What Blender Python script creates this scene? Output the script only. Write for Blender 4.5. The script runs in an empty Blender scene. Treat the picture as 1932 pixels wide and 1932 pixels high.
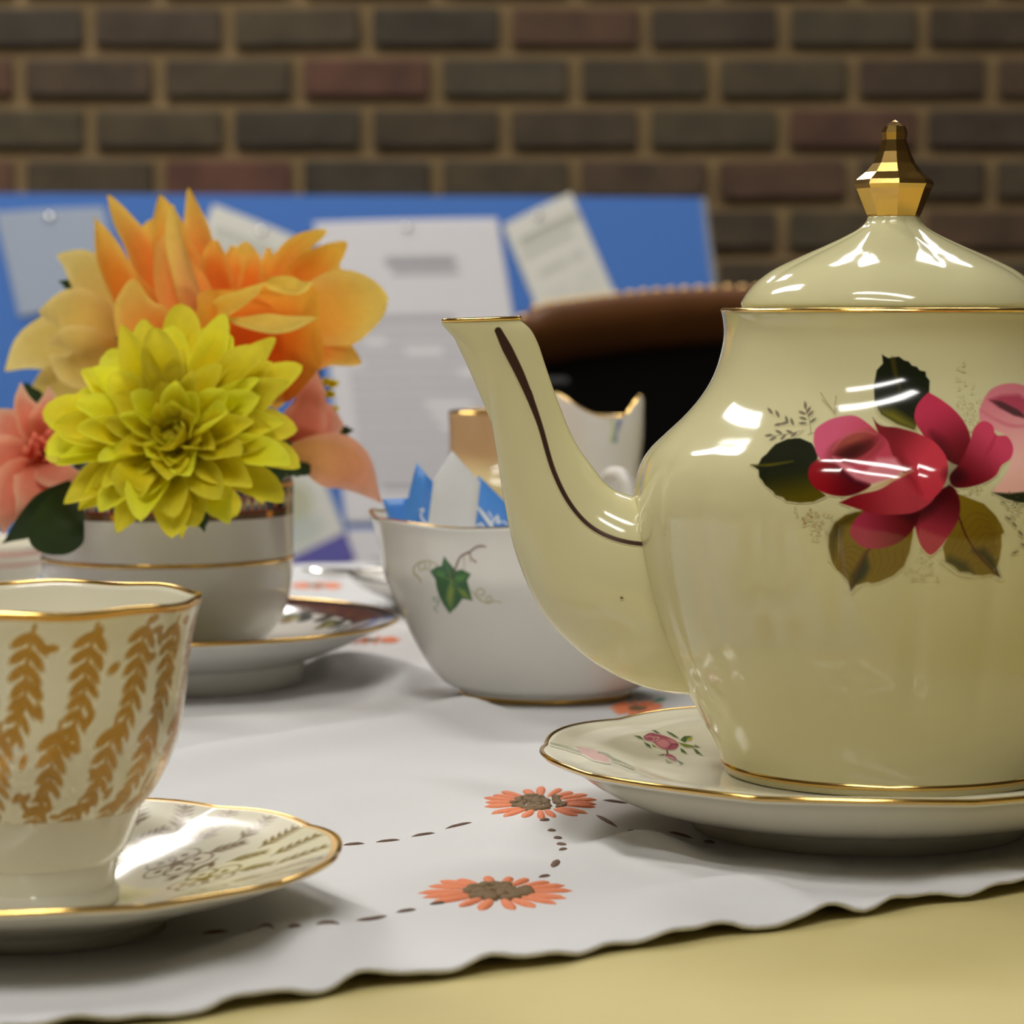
import bpy, math, random
import numpy as np
from mathutils import Vector, Matrix
from mathutils.bvhtree import BVHTree

# ---------------------------------------------------------------- camera, world, exposure, ceiling lights
SC = bpy.context.scene
COL = SC.collection
F = 5500.0                       # focal length in pixels of the 1932 px frame
TZ = 0.750                       # height of the cloth on the table
CAMZ = TZ + 0.1415
PITCH = math.atan(386.0 / F)
CAM = np.array([0.0, 0.0, CAMZ])
cam_d = bpy.data.cameras.new('camera')
cam = bpy.data.objects.new('camera', cam_d)
COL.objects.link(cam)
cam.location = (0, 0, CAMZ)
cam.rotation_euler = (math.pi / 2 - PITCH, 0, 0)
cam_d.sensor_width = 36
cam_d.sensor_fit = 'HORIZONTAL'
cam_d.lens = F / 1932 * 36
cam_d.clip_start = 0.02
cam_d.dof.use_dof = True
cam_d.dof.focus_distance = 0.795
cam_d.dof.aperture_fstop = cam_d.lens / 1000 / 0.0050
SC.camera = cam

world = bpy.data.worlds.new('world')
SC.world = world
world.use_nodes = True
world.node_tree.nodes['Background'].inputs[0].default_value = (0.5, 0.48, 0.45, 1)
world.node_tree.nodes['Background'].inputs[1].default_value = 0.0

SC.view_settings.view_transform = 'Standard'
SC.view_settings.look = 'None'
SC.view_settings.gamma = 1
SC.view_settings.use_curve_mapping = False
SC.view_settings.exposure = 0.03
try:
    SC.cycles.use_denoising = True
    SC.cycles.max_bounces = 8
    SC.cycles.sample_clamp_indirect = 6
except Exception:
    pass

LIGHT_POWER = 26.0
CEIL = 2.75
# ceiling lamps: x, y, length, width, angle; each stands where a highlight in the photograph's glaze points
# (streak over the teapot leaf; teapot shoulder and lid; top of the lid; front saucer; zigzag over the rose)
PANELS = [(-0.12, 0.05, 1.30, 0.16, -42), (-1.45, 2.32, 1.35, 0.32, -64), (0.42, 2.60, 1.20, 0.30, 8), (-0.85, 3.85, 0.95, 0.20, 90),
          (-0.35, -0.58, 1.30, 0.16, -42)]

rng = np.random.default_rng(7)
random.seed(7)

# ---------------------------------------------------------------- helpers: pixels and points
def ray(px, py):
    px = np.asarray(px, float); py = np.asarray(py, float)
    cp, sp = math.cos(PITCH), math.sin(PITCH)
    a = (px - 966) / F
    b = -(py - 966) / F
    return np.stack([a, cp + b * sp, -sp + b * cp], -1)

def P(px, py, D):                      # point seen at a pixel, at distance D along world y
    d = ray(px, py)
    return CAM + d * (np.asarray(D, float) / d[..., 1])[..., None]

def srgb(c):
    c = np.asarray(c, float) / 255.0
    return np.where(c <= 0.04045, c / 12.92, ((c + 0.055) / 1.055) ** 2.4)

def L4(c, k=1.0):
    v = np.clip(srgb(c) * k, 0, 0.95)
    return (float(v[0]), float(v[1]), float(v[2]), 1.0)

def catmull(pts, m):
    pts = np.asarray(pts, float)
    n = len(pts)
    if n == 2:
        t = np.linspace(0, 1, m)[:, None]
        return pts[0] * (1 - t) + pts[1] * t
    seg = np.linalg.norm(np.diff(pts, axis=0), axis=1) ** 0.5 + 1e-9
    T = np.concatenate([[0], np.cumsum(seg)])
    e = np.vstack([2 * pts[0] - pts[1], pts, 2 * pts[-1] - pts[-2]])
    TT = np.concatenate([[T[0] - seg[0]], T, [T[-1] + seg[-1]]])
    t = np.linspace(T[0], T[-1], m)
    i = np.clip(np.searchsorted(T, t, 'right') - 1, 0, n - 2)
    t0, t1, t2, t3 = (TT[i + k][:, None] for k in range(4))
    p0, p1, p2, p3 = (e[i + k] for k in range(4))
    t = t[:, None]
    A1 = (t1 - t) / (t1 - t0) * p0 + (t - t0) / (t1 - t0) * p1
    A2 = (t2 - t) / (t2 - t1) * p1 + (t - t1) / (t2 - t1) * p2
    A3 = (t3 - t) / (t3 - t2) * p2 + (t - t2) / (t3 - t2) * p3
    B1 = (t2 - t) / (t2 - t0) * A1 + (t - t0) / (t2 - t0) * A2
    B2 = (t3 - t) / (t3 - t1) * A2 + (t - t1) / (t3 - t1) * A3
    return (t2 - t) / (t2 - t1) * B1 + (t - t1) / (t2 - t1) * B2

def smooth(a, b, x):
    t = np.clip((x - a) / (b - a), 0, 1)
    return t * t * (3 - 2 * t)

# ---------------------------------------------------------------- helpers: objects
BASE = {}

def tag(o, label=None, cat=None, group=None, kind=None):
    if label: o['label'] = label
    if cat: o['category'] = cat
    if group: o['group'] = group
    if kind: o['kind'] = kind
    return o

def empty(name, loc, label, cat, group=None):
    o = bpy.data.objects.new(name, None)
    COL.objects.link(o)
    o.empty_display_size = 0.02
    o.location = loc
    BASE[o] = np.array(loc, float)
    return tag(o, label, cat, group)

def mesh_data(name, verts, faces, mat, smoothed=True):
    verts = np.asarray(verts, np.float64)
    me = bpy.data.meshes.new(name)
    if isinstance(faces, np.ndarray):
        nf, k = faces.shape
        me.vertices.add(len(verts))
        me.vertices.foreach_set('co', verts.astype(np.float32).ravel())
        me.loops.add(nf * k)
        me.loops.foreach_set('vertex_index', faces.astype(np.int32).ravel())
        me.polygons.add(nf)
        me.polygons.foreach_set('loop_start', np.arange(0, nf * k, k, dtype=np.int32))
        me.update(calc_edges=True)
    else:
        me.from_pydata([tuple(v) for v in verts], [], [tuple(f) for f in faces])
        me.update()
    me.polygons.foreach_set('use_smooth', np.full(len(me.polygons), smoothed))
    if mat is not None:
        me.materials.append(mat)
    return me

def obj(name, verts, faces, mat, parent=None, loc=None, smoothed=True, color=None, metal=None):
    """verts are world coordinates; the object hangs under parent or stands at loc"""
    verts = np.asarray(verts, float)
    base = BASE[parent] if parent is not None else (np.array(loc, float) if loc is not None else np.zeros(3))
    me = mesh_data(name, verts - base, faces, mat, smoothed)
    if color is not None:
        at = me.color_attributes.new('paint', 'FLOAT_COLOR', 'POINT')
        at.data.foreach_set('color', np.asarray(color, np.float32).ravel())
    if metal is not None:
        at = me.attributes.new('metal', 'FLOAT', 'POINT')
        at.data.foreach_set('value', np.asarray(metal, np.float32).ravel())
    o = bpy.data.objects.new(name, me)
    COL.objects.link(o)
    if parent is not None:
        o.parent = parent
        BASE[o] = base
    else:
        o.location = base
        BASE[o] = base
    return o

def grid_faces(nu, nv, wrap=False):
    """verts indexed i*nv+j; wrap closes i"""
    I = np.arange(nu if wrap else nu - 1)
    J = np.arange(nv - 1)
    I, J = np.meshgrid(I, J, indexing='ij')
    I2 = (I + 1) % nu
    return np.stack([I * nv + J, I2 * nv + J, I2 * nv + J + 1, I * nv + J + 1], -1).reshape(-1, 4)

def revolve(prof, ax, ay, n=128, mod=None, z0=0.0):
    """prof: (m,2) of r,z going from outside bottom round; returns verts, faces. mod(theta,r,z)->r,z"""
    prof = np.asarray(prof, float)
    th = np.linspace(0, 2 * math.pi, n, endpoint=False)
    TH, R = np.meshgrid(th, prof[:, 0], indexing='ij')
    Z = np.broadcast_to(prof[:, 1], R.shape).copy()
    if mod is not None:
        R, Z = mod(TH, R.copy(), Z)
    v = np.stack([ax + R * np.cos(TH), ay + R * np.sin(TH), Z + z0], -1).reshape(-1, 3)
    return v, grid_faces(n, len(prof), True)

def box(x0, x1, y0, y1, z0, z1, bev=0.0):
    v, f = [], []
    if bev <= 0:
        v = [(x, y, z) for x in (x0, x1) for y in (y0, y1) for z in (z0, z1)]
        f = [(0, 1, 3, 2), (4, 6, 7, 5), (0, 4, 5, 1), (2, 3, 7, 6), (0, 2, 6, 4), (1, 5, 7, 3)]
        return np.array(v, float), f
    # chamfered box: every corner gives three vertices
    xs, ys, zs = (x0, x1), (y0, y1), (z0, z1)
    idx = {}
    for i in range(2):
        for j in range(2):
            for k in range(2):
                sx, sy, sz = (1 if i == 0 else -1), (1 if j == 0 else -1), (1 if k == 0 else -1)
                for a in range(3):
                    p = [xs[i] + sx * bev, ys[j] + sy * bev, zs[k] + sz * bev]
                    p[a] = (xs[i], ys[j], zs[k])[a]
                    idx[i, j, k, a] = len(v)
                    v.append(p)
    q = [(0, 0), (1, 0), (1, 1), (0, 1)]
    for s in range(2):
        f.append([idx[s, a, b, 0] for a, b in (q[::-1] if s == 0 else q)])
        f.append([idx[a, s, b, 1] for a, b in (q if s == 0 else q[::-1])])
        f.append([idx[a, b, s, 2] for a, b in (q[::-1] if s == 0 else q)])
    for i in range(2):
        for j in range(2):
            f.append([idx[i, j, 0, 0], idx[i, j, 1, 0], idx[i, j, 1, 1], idx[i, j, 0, 1]])
            f.append([idx[i, 0, j, 0], idx[i, 1, j, 0], idx[i, 1, j, 2], idx[i, 0, j, 2]])
            f.append([idx[0, i, j, 1], idx[1, i, j, 1], idx[1, i, j, 2], idx[0, i, j, 2]])
    for i in range(2):
        for j in range(2):
            for k in range(2):
                f.append([idx[i, j, k, a] for a in range(3)])
    return np.array(v, float), f

def join(parts):
    V, Fc, n = [], [], 0
    for v, f in parts:
        V.append(np.asarray(v, float))
        Fc += [tuple(int(i) + n for i in q) for q in f]
        n += len(v)
    return np.vstack(V), Fc

def tube(path, rad, k=10, flat=1.0, up=(0, 0, 1)):
    """closed tube along a polyline with radius list; flat squeezes along the side axis"""
    path = np.asarray(path, float)
    m = len(path)
    rad = np.broadcast_to(np.asarray(rad, float), (m,))
    T = np.gradient(path, axis=0)
    T /= np.linalg.norm(T, axis=1)[:, None]
    up = np.asarray(up, float)
    S = np.cross(T, up)
    S /= np.linalg.norm(S, axis=1)[:, None] + 1e-12
    N = np.cross(S, T)
    a = np.linspace(0, 2 * math.pi, k, endpoint=False)
    v = (path[:, None] + rad[:, None, None] * (flat * np.cos(a)[None, :, None] * S[:, None] + np.sin(a)[None, :, None] * N[:, None])).reshape(-1, 3)
    f = []
    for i in range(m - 1):
        for j in range(k):
            f.append((i * k + j, i * k + (j + 1) % k, (i + 1) * k + (j + 1) % k, (i + 1) * k + j))
    f.append(tuple(range(k))[::-1])
    f.append(tuple((m - 1) * k + j for j in range(k)))
    return v, f

# ---------------------------------------------------------------- helpers: materials
def new_mat(name):
    m = bpy.data.materials.new(name)
    m.use_nodes = True
    nt = m.node_tree
    return m, nt, nt.nodes['Principled BSDF']

def plain(name, col, rough=0.6, metal=0.0, spec=0.5, coat=0.0, noise=0.0, nscale=30.0, bump=0.0, bscale=200.0, sheen=0.0):
    m, nt, b = new_mat(name)
    b.inputs['Roughness'].default_value = rough
    b.inputs['Metallic'].default_value = metal
    b.inputs['Specular IOR Level'].default_value = spec
    b.inputs['Coat Weight'].default_value = coat
    b.inputs['Coat Roughness'].default_value = 0.05
    b.inputs['Sheen Weight'].default_value = sheen
    N = nt.nodes
    geo = N.new('ShaderNodeNewGeometry')
    if noise > 0:
        t = N.new('ShaderNodeTexNoise'); t.inputs['Scale'].default_value = nscale; t.inputs['Detail'].default_value = 4
        nt.links.new(geo.outputs['Position'], t.inputs['Vector'])
        mx = N.new('ShaderNodeMix'); mx.data_type = 'RGBA'
        c = np.array(col[:3])
        mx.inputs['A'].default_value = tuple(np.clip(c * (1 - noise), 0, 1)) + (1,)
        mx.inputs['B'].default_value = tuple(np.clip(c * (1 + noise), 0, 1)) + (1,)
        nt.links.new(t.outputs['Fac'], mx.inputs['Factor'])
        nt.links.new(mx.outputs['Result'], b.inputs['Base Color'])
    else:
        b.inputs['Base Color'].default_value = tuple(col[:3]) + (1,)
    if bump > 0:
        t2 = N.new('ShaderNodeTexNoise'); t2.inputs['Scale'].default_value = bscale; t2.inputs['Detail'].default_value = 3
        nt.links.new(geo.outputs['Position'], t2.inputs['Vector'])
        bp = N.new('ShaderNodeBump'); bp.inputs['Strength'].default_value = bump; bp.inputs['Distance'].default_value = 0.001
        nt.links.new(t2.outputs['Fac'], bp.inputs['Height'])
        nt.links.new(bp.outputs['Normal'], b.inputs['Normal'])
    return m

def porcelain(name, col, rough=0.09, painted=False, noise=0.03):
    """glazed china; painted=True reads the colour attribute over the glaze colour"""
    m, nt, b = new_mat(name)
    N, Lk = nt.nodes, nt.links
    b.inputs['Roughness'].default_value = rough
    b.inputs['Specular IOR Level'].default_value = 0.6
    geo = N.new('ShaderNodeNewGeometry')
    t = N.new('ShaderNodeTexNoise'); t.inputs['Scale'].default_value = 45; t.inputs['Detail'].default_value = 3
    Lk.new(geo.outputs['Position'], t.inputs['Vector'])
    mx = N.new('ShaderNodeMix'); mx.data_type = 'RGBA'
    c = np.array(col[:3])
    mx.inputs['A'].default_value = tuple(c * (1 - noise)) + (1,)
    mx.inputs['B'].default_value = tuple(np.clip(c * (1 + noise), 0, 1)) + (1,)
    Lk.new(t.outputs['Fac'], mx.inputs['Factor'])
    out = mx.outputs['Result']
    if painted:
        a = N.new('ShaderNodeAttribute'); a.attribute_name = 'paint'
        m2 = N.new('ShaderNodeMix'); m2.data_type = 'RGBA'
        Lk.new(a.outputs['Alpha'], m2.inputs['Factor'])
        Lk.new(out, m2.inputs['A']); Lk.new(a.outputs['Color'], m2.inputs['B'])
        out = m2.outputs['Result']
        g = N.new('ShaderNodeAttribute'); g.attribute_name = 'metal'
        Lk.new(g.outputs['Fac'], b.inputs['Metallic'])
        mr = N.new('ShaderNodeMapRange')
        mr.inputs['To Min'].default_value = rough; mr.inputs['To Max'].default_value = 0.45
        Lk.new(g.outputs['Fac'], mr.inputs['Value'])
        Lk.new(mr.outputs['Result'], b.inputs['Roughness'])
    Lk.new(out, b.inputs['Base Color'])
    return m

def petal_mat(name, trans=0.4, rough=0.7):
    m, nt, b = new_mat(name)
    N, Lk = nt.nodes, nt.links
    a = N.new('ShaderNodeAttribute'); a.attribute_name = 'paint'
    geo = N.new('ShaderNodeNewGeometry')
    t = N.new('ShaderNodeTexNoise'); t.inputs['Scale'].default_value = 260; t.inputs['Detail'].default_value = 2
    Lk.new(geo.outputs['Position'], t.inputs['Vector'])
    mr = N.new('ShaderNodeMapRange'); mr.inputs['To Min'].default_value = 0.9; mr.inputs['To Max'].default_value = 1.08
    Lk.new(t.outputs['Fac'], mr.inputs['Value'])
    vm = N.new('ShaderNodeVectorMath'); vm.operation = 'SCALE'
    Lk.new(a.outputs['Color'], vm.inputs[0]); Lk.new(mr.outputs['Result'], vm.inputs['Scale'])
    Lk.new(vm.outputs['Vector'], b.inputs['Base Color'])
    b.inputs['Roughness'].default_value = rough
    b.inputs['Specular IOR Level'].default_value = 0.2
    tr = N.new('ShaderNodeBsdfTranslucent')
    Lk.new(vm.outputs['Vector'], tr.inputs['Color'])
    ms = N.new('ShaderNodeMixShader'); ms.inputs[0].default_value = trans
    Lk.new(b.outputs[0], ms.inputs[1]); Lk.new(tr.outputs[0], ms.inputs[2])
    Lk.new(ms.outputs[0], N['Material Output'].inputs['Surface'])
    return m

GOLD = plain('gilding', (0.80, 0.52, 0.16), rough=0.16, metal=1.0, noise=0.08, nscale=300)
WORNGOLD = plain('dark_gilding', (0.16, 0.085, 0.035), rough=0.28, metal=0.75, noise=0.3, nscale=900)
CREAM_C = (0.70, 0.65, 0.37)
CREAM = porcelain('cream_glaze', CREAM_C)
CREAMP = porcelain('cream_glaze_painted', CREAM_C, painted=True)
WHITE_C = (0.85, 0.83, 0.78)
WHITE = porcelain('white_glaze', WHITE_C)
WHITEP = porcelain('white_glaze_painted', WHITE_C, painted=True)
IVORY_C = (0.82, 0.78, 0.62)
IVORY = porcelain('ivory_glaze', IVORY_C)
IVORYP = porcelain('ivory_glaze_painted', IVORY_C, painted=True)
PETAL = petal_mat('petal_fabric')
LEAFM = petal_mat('leaf_fabric', trans=0.08, rough=0.5)

# ---------------------------------------------------------------- helper: painting into a colour attribute
class Canvas:
    def __init__(s, x0, x1, y0, y1, step, k=2.1):
        s.x = np.arange(x0, x1 + step * .5, step); s.y = np.arange(y0, y1 + step * .5, step)
        s.step, s.k = step, k
        s.X, s.Y = np.meshgrid(s.x, s.y)                      # (ny, nx)
        s.rgb = np.zeros(s.X.shape + (3,)); s.a = np.zeros(s.X.shape); s.m = np.zeros(s.X.shape)

    def win(s, xa, xb, ya, yb):
        i0, i1 = np.searchsorted(s.x, [xa, xb]); j0, j1 = np.searchsorted(s.y, [ya, yb])
        return (slice(j0, j1), slice(i0, i1))

    def blend(s, w, cov, col, metal=0.0):
        if cov.size == 0: return
        c = col(s.X[w], s.Y[w]) if callable(col) else np.broadcast_to(np.asarray(col, float), cov.shape + (3,))
        a0 = s.a[w]
        na = cov + a0 * (1 - cov)
        s.rgb[w] = (c * cov[..., None] + s.rgb[w] * (a0 * (1 - cov))[..., None]) / np.maximum(na, 1e-6)[..., None]
        s.m[w] = metal * cov + s.m[w] * (1 - cov)
        s.a[w] = na

    @staticmethod
    def segdist(X, Y, a, b):
        dx, dy = b[0] - a[0], b[1] - a[1]
        t = np.clip(((X - a[0]) * dx + (Y - a[1]) * dy) / (dx * dx + dy * dy + 1e-12), 0, 1)
        return np.hypot(X - a[0] - t * dx, Y - a[1] - t * dy), t

    def poly(s, pts, col, feather=None, alpha=1.0, metal=0.0, sm=0):
        pts = np.asarray(pts, float)
        if sm:
            pts = catmull(np.vstack([pts, pts[:1]]), sm)[:-1]
        fe = feather or s.step * 1.4
        w = s.win(pts[:, 0].min() - fe, pts[:, 0].max() + fe, pts[:, 1].min() - fe, pts[:, 1].max() + fe)
        X, Y = s.X[w], s.Y[w]
        if X.size == 0: return
        d = np.full(X.shape, 1e9); inside = np.zeros(X.shape, bool)
        for p, q in zip(pts, np.roll(pts, -1, 0)):
            d = np.minimum(d, s.segdist(X, Y, p, q)[0])
            if p[1] != q[1]:
                inside ^= ((p[1] > Y) != (q[1] > Y)) & (X < (q[0] - p[0]) * (Y - p[1]) / (q[1] - p[1]) + p[0])
        sd = np.where(inside, -d, d)
        s.blend(w, np.clip(.5 - sd / fe, 0, 1) * alpha, col, metal)

    def stroke(s, pts, wd, col, feather=None, alpha=1.0, metal=0.0, sm=0):
        pts = np.asarray(pts, float)
        if sm: pts = catmull(pts, sm)
        wd = np.broadcast_to(np.interp(np.linspace(0, 1, len(pts)), np.linspace(0, 1, len(np.atleast_1d(wd))), np.atleast_1d(wd)), (len(pts),))
        fe = feather or s.step * 1.4
        pad = fe + wd.max()
        w = s.win(pts[:, 0].min() - pad, pts[:, 0].max() + pad, pts[:, 1].min() - pad, pts[:, 1].max() + pad)
        X, Y = s.X[w], s.Y[w]
        if X.size == 0: return
        sd = np.full(X.shape, 1e9)
        for i in range(len(pts) - 1):
            d, t = s.segdist(X, Y, pts[i], pts[i + 1])
            sd = np.minimum(sd, d - (wd[i] * (1 - t) + wd[i + 1] * t) / 2)
        s.blend(w, np.clip(.5 - sd / fe, 0, 1) * alpha, col, metal)

    def ell(s, cx, cy, rx, ry, ang, col, feather=None, alpha=1.0, metal=0.0):
        R = max(rx, ry) * 1.1 + (feather or s.step * 2)
        w = s.win(cx - R, cx + R, cy - R, cy + R)
        X, Y = s.X[w] - cx, s.Y[w] - cy
        if X.size == 0: return
        c, sn = math.cos(ang), math.sin(ang)
        u, v = (X * c + Y * sn) / rx, (-X * sn + Y * c) / ry
        q = np.sqrt(u * u + v * v)
        sd = (q - 1) * min(rx, ry)
        fe = feather or s.step * 1.4
        s.blend(w, np.clip(.5 - sd / fe, 0, 1) * alpha, col, metal)

    def frond(s, pts, n, ll, lw, col, metal=0.0, alpha=1.0, spread=0.75, stem=None, sides=(1, -1)):
        """a sprig: stem with paired leaflets"""
        c = catmull(pts, 24)
        if stem: s.stroke(c, stem, col, alpha=alpha, metal=metal)
        for k in range(n):
            f = (k + .6) / n * 23
            i = min(int(f), 22)
            p = c[i] + (c[i + 1] - c[i]) * (f - i)
            d = c[i + 1] - c[i]
            a = math.atan2(d[1], d[0])
            sc = 1.0 - .35 * k / n
            for sg in sides:
                b = a + sg * spread
                s.ell(p[0] + math.cos(b) * ll * .9 * sc, p[1] + math.sin(b) * ll * .9 * sc, ll * sc, lw * sc, b, col, alpha=alpha, metal=metal)
        d = c[-1] - c[-2]
        s.ell(c[-1][0], c[-1][1], ll * .8, lw * .8, math.atan2(d[1], d[0]), col, alpha=alpha, metal=metal)

    def colour(s):
        lin = np.clip(srgb(np.clip(s.rgb, 0, 255)) * s.k, 0, 0.9)
        return np.concatenate([lin, s.a[..., None]], -1)

    def mesh(s, name, pos, mat, parent, keep_all=False):
        """pos: (ny,nx,3) world points, nan where there is no surface"""
        ny, nx = s.X.shape
        ok = ~np.isnan(pos[..., 0])
        fq = grid_faces(ny, nx)
        good = ok.ravel()[fq].all(1)
        if not keep_all:
            good &= (s.a.ravel()[fq] > 0.004).any(1)
        fq = fq[good]
        used = np.unique(fq)
        remap = np.full(ny * nx, -1); remap[used] = np.arange(len(used))
        return obj(name, pos.reshape(-1, 3)[used], remap[fq], mat, parent,
                   color=s.colour().reshape(-1, 4)[used], metal=s.m.ravel()[used])

def grad(p0, c0, p1, c1, ease=True):
    p0, p1, c0, c1 = (np.asarray(v, float) for v in (p0, p1, c0, c1))
    d = p1 - p0
    def f(X, Y):
        t = np.clip(((X - p0[0]) * d[0] + (Y - p0[1]) * d[1]) / (d @ d), 0, 1)
        if ease: t = t * t * (3 - 2 * t)
        return c0 + (c1 - c0) * t[..., None]
    return f

def project(canvas, meshes, lift, to_px=lambda x, y: (x, y), exact=None, blur=6):
    """the points where the photograph's pixels fall on a built surface, lifted off it"""
    V, Fc, n = [], [], 0
    for v, f in meshes:
        V += [tuple(p) for p in v]
        Fc += [tuple(int(i) + n for i in q) for q in f]
        n += len(v)
    bvh = BVHTree.FromPolygons(V, Fc)
    px, py = to_px(canvas.X, canvas.Y)
    d = ray(px, py)
    d /= np.linalg.norm(d, axis=-1)[..., None]
    out = np.full(canvas.X.shape + (3,), np.nan)
    c = Vector(CAM)
    need = canvas.a > 0.002
    g = need.copy()
    for sy in (-1, 0, 1):
        for sx in (-1, 0, 1):
            g |= np.roll(np.roll(need, sy, 0), sx, 1)
    for j, i in np.argwhere(g):
        h = bvh.ray_cast(c, Vector(d[j, i]), 10)
        if h[0] is not None:
            nrm = h[1]
            if nrm.dot(Vector(d[j, i])) > 0: nrm = -nrm
            out[j, i] = (h[0] + nrm * lift) if exact is None else h[0]
    if exact is not None:
        return exact(out, lift)
    for _ in range(blur):                       # even out the facets of the mesh below
        ok = ~np.isnan(out[..., 0])
        acc = np.zeros_like(out); cnt = np.zeros(ok.shape)
        for sy, sx in ((1, 0), (-1, 0), (0, 1), (0, -1)):
            o1, o2 = np.roll(out, (sy, sx), (0, 1)), np.roll(out, (-sy, -sx), (0, 1))
            m2 = ~np.isnan(o1[..., 0]) & ~np.isnan(o2[..., 0])
            acc[m2] += o1[m2]; cnt += m2
        full = ok & (cnt == 4)
        out[full] = out[full] * .4 + acc[full] / 4 * .6
    return out

# ---------------------------------------------------------------- the room
brick_m, nt, b = new_mat('brick_face')
N, Lk = nt.nodes, nt.links
oi = N.new('ShaderNodeObjectInfo'); geo = N.new('ShaderNodeNewGeometry')
add = N.new('ShaderNodeMath'); add.operation = 'ADD'
Lk.new(oi.outputs['Random'], add.inputs[0]); Lk.new(geo.outputs['Random Per Island'], add.inputs[1])
fr = N.new('ShaderNodeMath'); fr.operation = 'FRACT'; Lk.new(add.outputs[0], fr.inputs[0])
cr = N.new('ShaderNodeValToRGB')
cr.color_ramp.elements[0].color = (0.050, 0.034, 0.018, 1); cr.color_ramp.elements[1].color = (0.066, 0.042, 0.020, 1)
for p_, c_ in ((.3, (0.058, 0.044, 0.022, 1)), (.55, (0.038, 0.029, 0.018, 1)), (.8, (0.070, 0.040, 0.020, 1)), (.94, (0.085, 0.036, 0.022, 1))):
    e = cr.color_ramp.elements.new(p_); e.color = c_
Lk.new(fr.outputs[0], cr.inputs['Fac'])
tn = N.new('ShaderNodeTexNoise'); tn.inputs['Scale'].default_value = 22; tn.inputs['Detail'].default_value = 6
Lk.new(geo.outputs['Position'], tn.inputs['Vector'])
mr = N.new('ShaderNodeMapRange'); mr.inputs['To Min'].default_value = 0.5; mr.inputs['To Max'].default_value = 2.3
Lk.new(tn.outputs['Fac'], mr.inputs['Value'])
vm = N.new('ShaderNodeVectorMath'); vm.operation = 'SCALE'
Lk.new(cr.outputs['Color'], vm.inputs[0]); Lk.new(mr.outputs['Result'], vm.inputs['Scale'])
Lk.new(vm.outputs['Vector'], b.inputs['Base Color'])
b.inputs['Roughness'].default_value = 0.8
bp = N.new('ShaderNodeBump'); bp.inputs['Strength'].default_value = .5; bp.inputs['Distance'].default_value = .004
Lk.new(tn.outputs['Fac'], bp.inputs['Height']); Lk.new(bp.outputs['Normal'], b.inputs['Normal'])

MORTAR = plain('mortar', (0.29, 0.195, 0.088), rough=0.9, noise=0.25, nscale=18, bump=.4, bscale=150)
PLASTER = plain('cream_plaster', (0.30, 0.24, 0.17), rough=0.8, noise=0.04, nscale=5)
CEILM = plain('white_ceiling', (0.74, 0.72, 0.67), rough=0.9, noise=0.03, nscale=8)
CARPET = plain('dark_carpet', (0.055, 0.045, 0.05), rough=0.95, noise=0.3, nscale=200)

WY = 4.48
X0, X1, Y0 = -3.2, 3.2, -3.4
v, f = box(X0, X1, Y0, WY + .1, -0.06, 0)
tag(obj('floor', v, f, CARPET, loc=(0, 0, 0), smoothed=False), 'dark carpeted floor of the room', kind='structure')
v, f = box(X0, X1, Y0, WY + .1, CEIL, CEIL + .06)
tag(obj('ceiling', v, f, CEILM, loc=(0, 0, CEIL), smoothed=False), 'white ceiling of the room', kind='structure')
for nm, bx in (('wall_left', (X0 - .1, X0, Y0, WY + .1)), ('wall_right', (X1, X1 + .1, Y0, WY + .1)), ('wall_front', (X0 - .1, X1 + .1, Y0 - .1, Y0))):
    v, f = box(*bx, 0, CEIL)
    tag(obj(nm, v, f, PLASTER, loc=((bx[0] + bx[1]) / 2, (bx[2] + bx[3]) / 2, 0), smoothed=False), 'plain cream plastered wall of the room', kind='structure')
v, f = box(X0, X1, WY + .012, WY + .1, 0, CEIL)
wall = tag(obj('wall_back', v, f, MORTAR, loc=(0, WY, 0), smoothed=False), 'dark brown brick wall with wide tan mortar joints', kind='structure')
BL, BH, MJ = 0.2118, 0.0770, 0.0190
variants = []
for k in range(4):
    v, f = box(-(BL - MJ) / 2, (BL - MJ) / 2, -0.006, 0.05, -(BH - MJ) / 2, (BH - MJ) / 2, 0.004)
    v = v + rng.normal(0, 0.0011, v.shape) * np.array([1, .5, 1])
    variants.append(mesh_data('brick', v, f, brick_m, smoothed=False))
far_parts = []
ph = P(1085, 147, WY)             # a course centre and a vertical joint of that course
for row in range(-24, 33):
    zc = ph[2] + row * BH
    if zc < BH / 2 or zc > CEIL - BH / 2: continue
    off = 0.0 if row % 2 == 0 else BL / 2
    for c in range(-18, 18):
        xc = ph[0] + BL / 2 + c * BL + off
        if abs(xc) > X1 - BL / 2: continue
        if abs(xc) < 1.25 and 0.60 < zc < 1.72:
            o = bpy.data.objects.new('brick', variants[random.randrange(4)])
            COL.objects.link(o); o.parent = wall
            o.location = (xc, 0.002 * random.random(), zc)
            o.rotation_euler = (random.gauss(0, .004), random.gauss(0, .006), random.gauss(0, .006))
        else:
            v, f = box(xc - (BL - MJ) / 2, xc + (BL - MJ) / 2, WY - .006, WY + .05, zc - (BH - MJ) / 2, zc + (BH - MJ) / 2)
            far_parts.append((v, f))
v, f = join(far_parts)
tag(obj('brick_courses', v, f, brick_m, wall, smoothed=False), kind='stuff')

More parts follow.
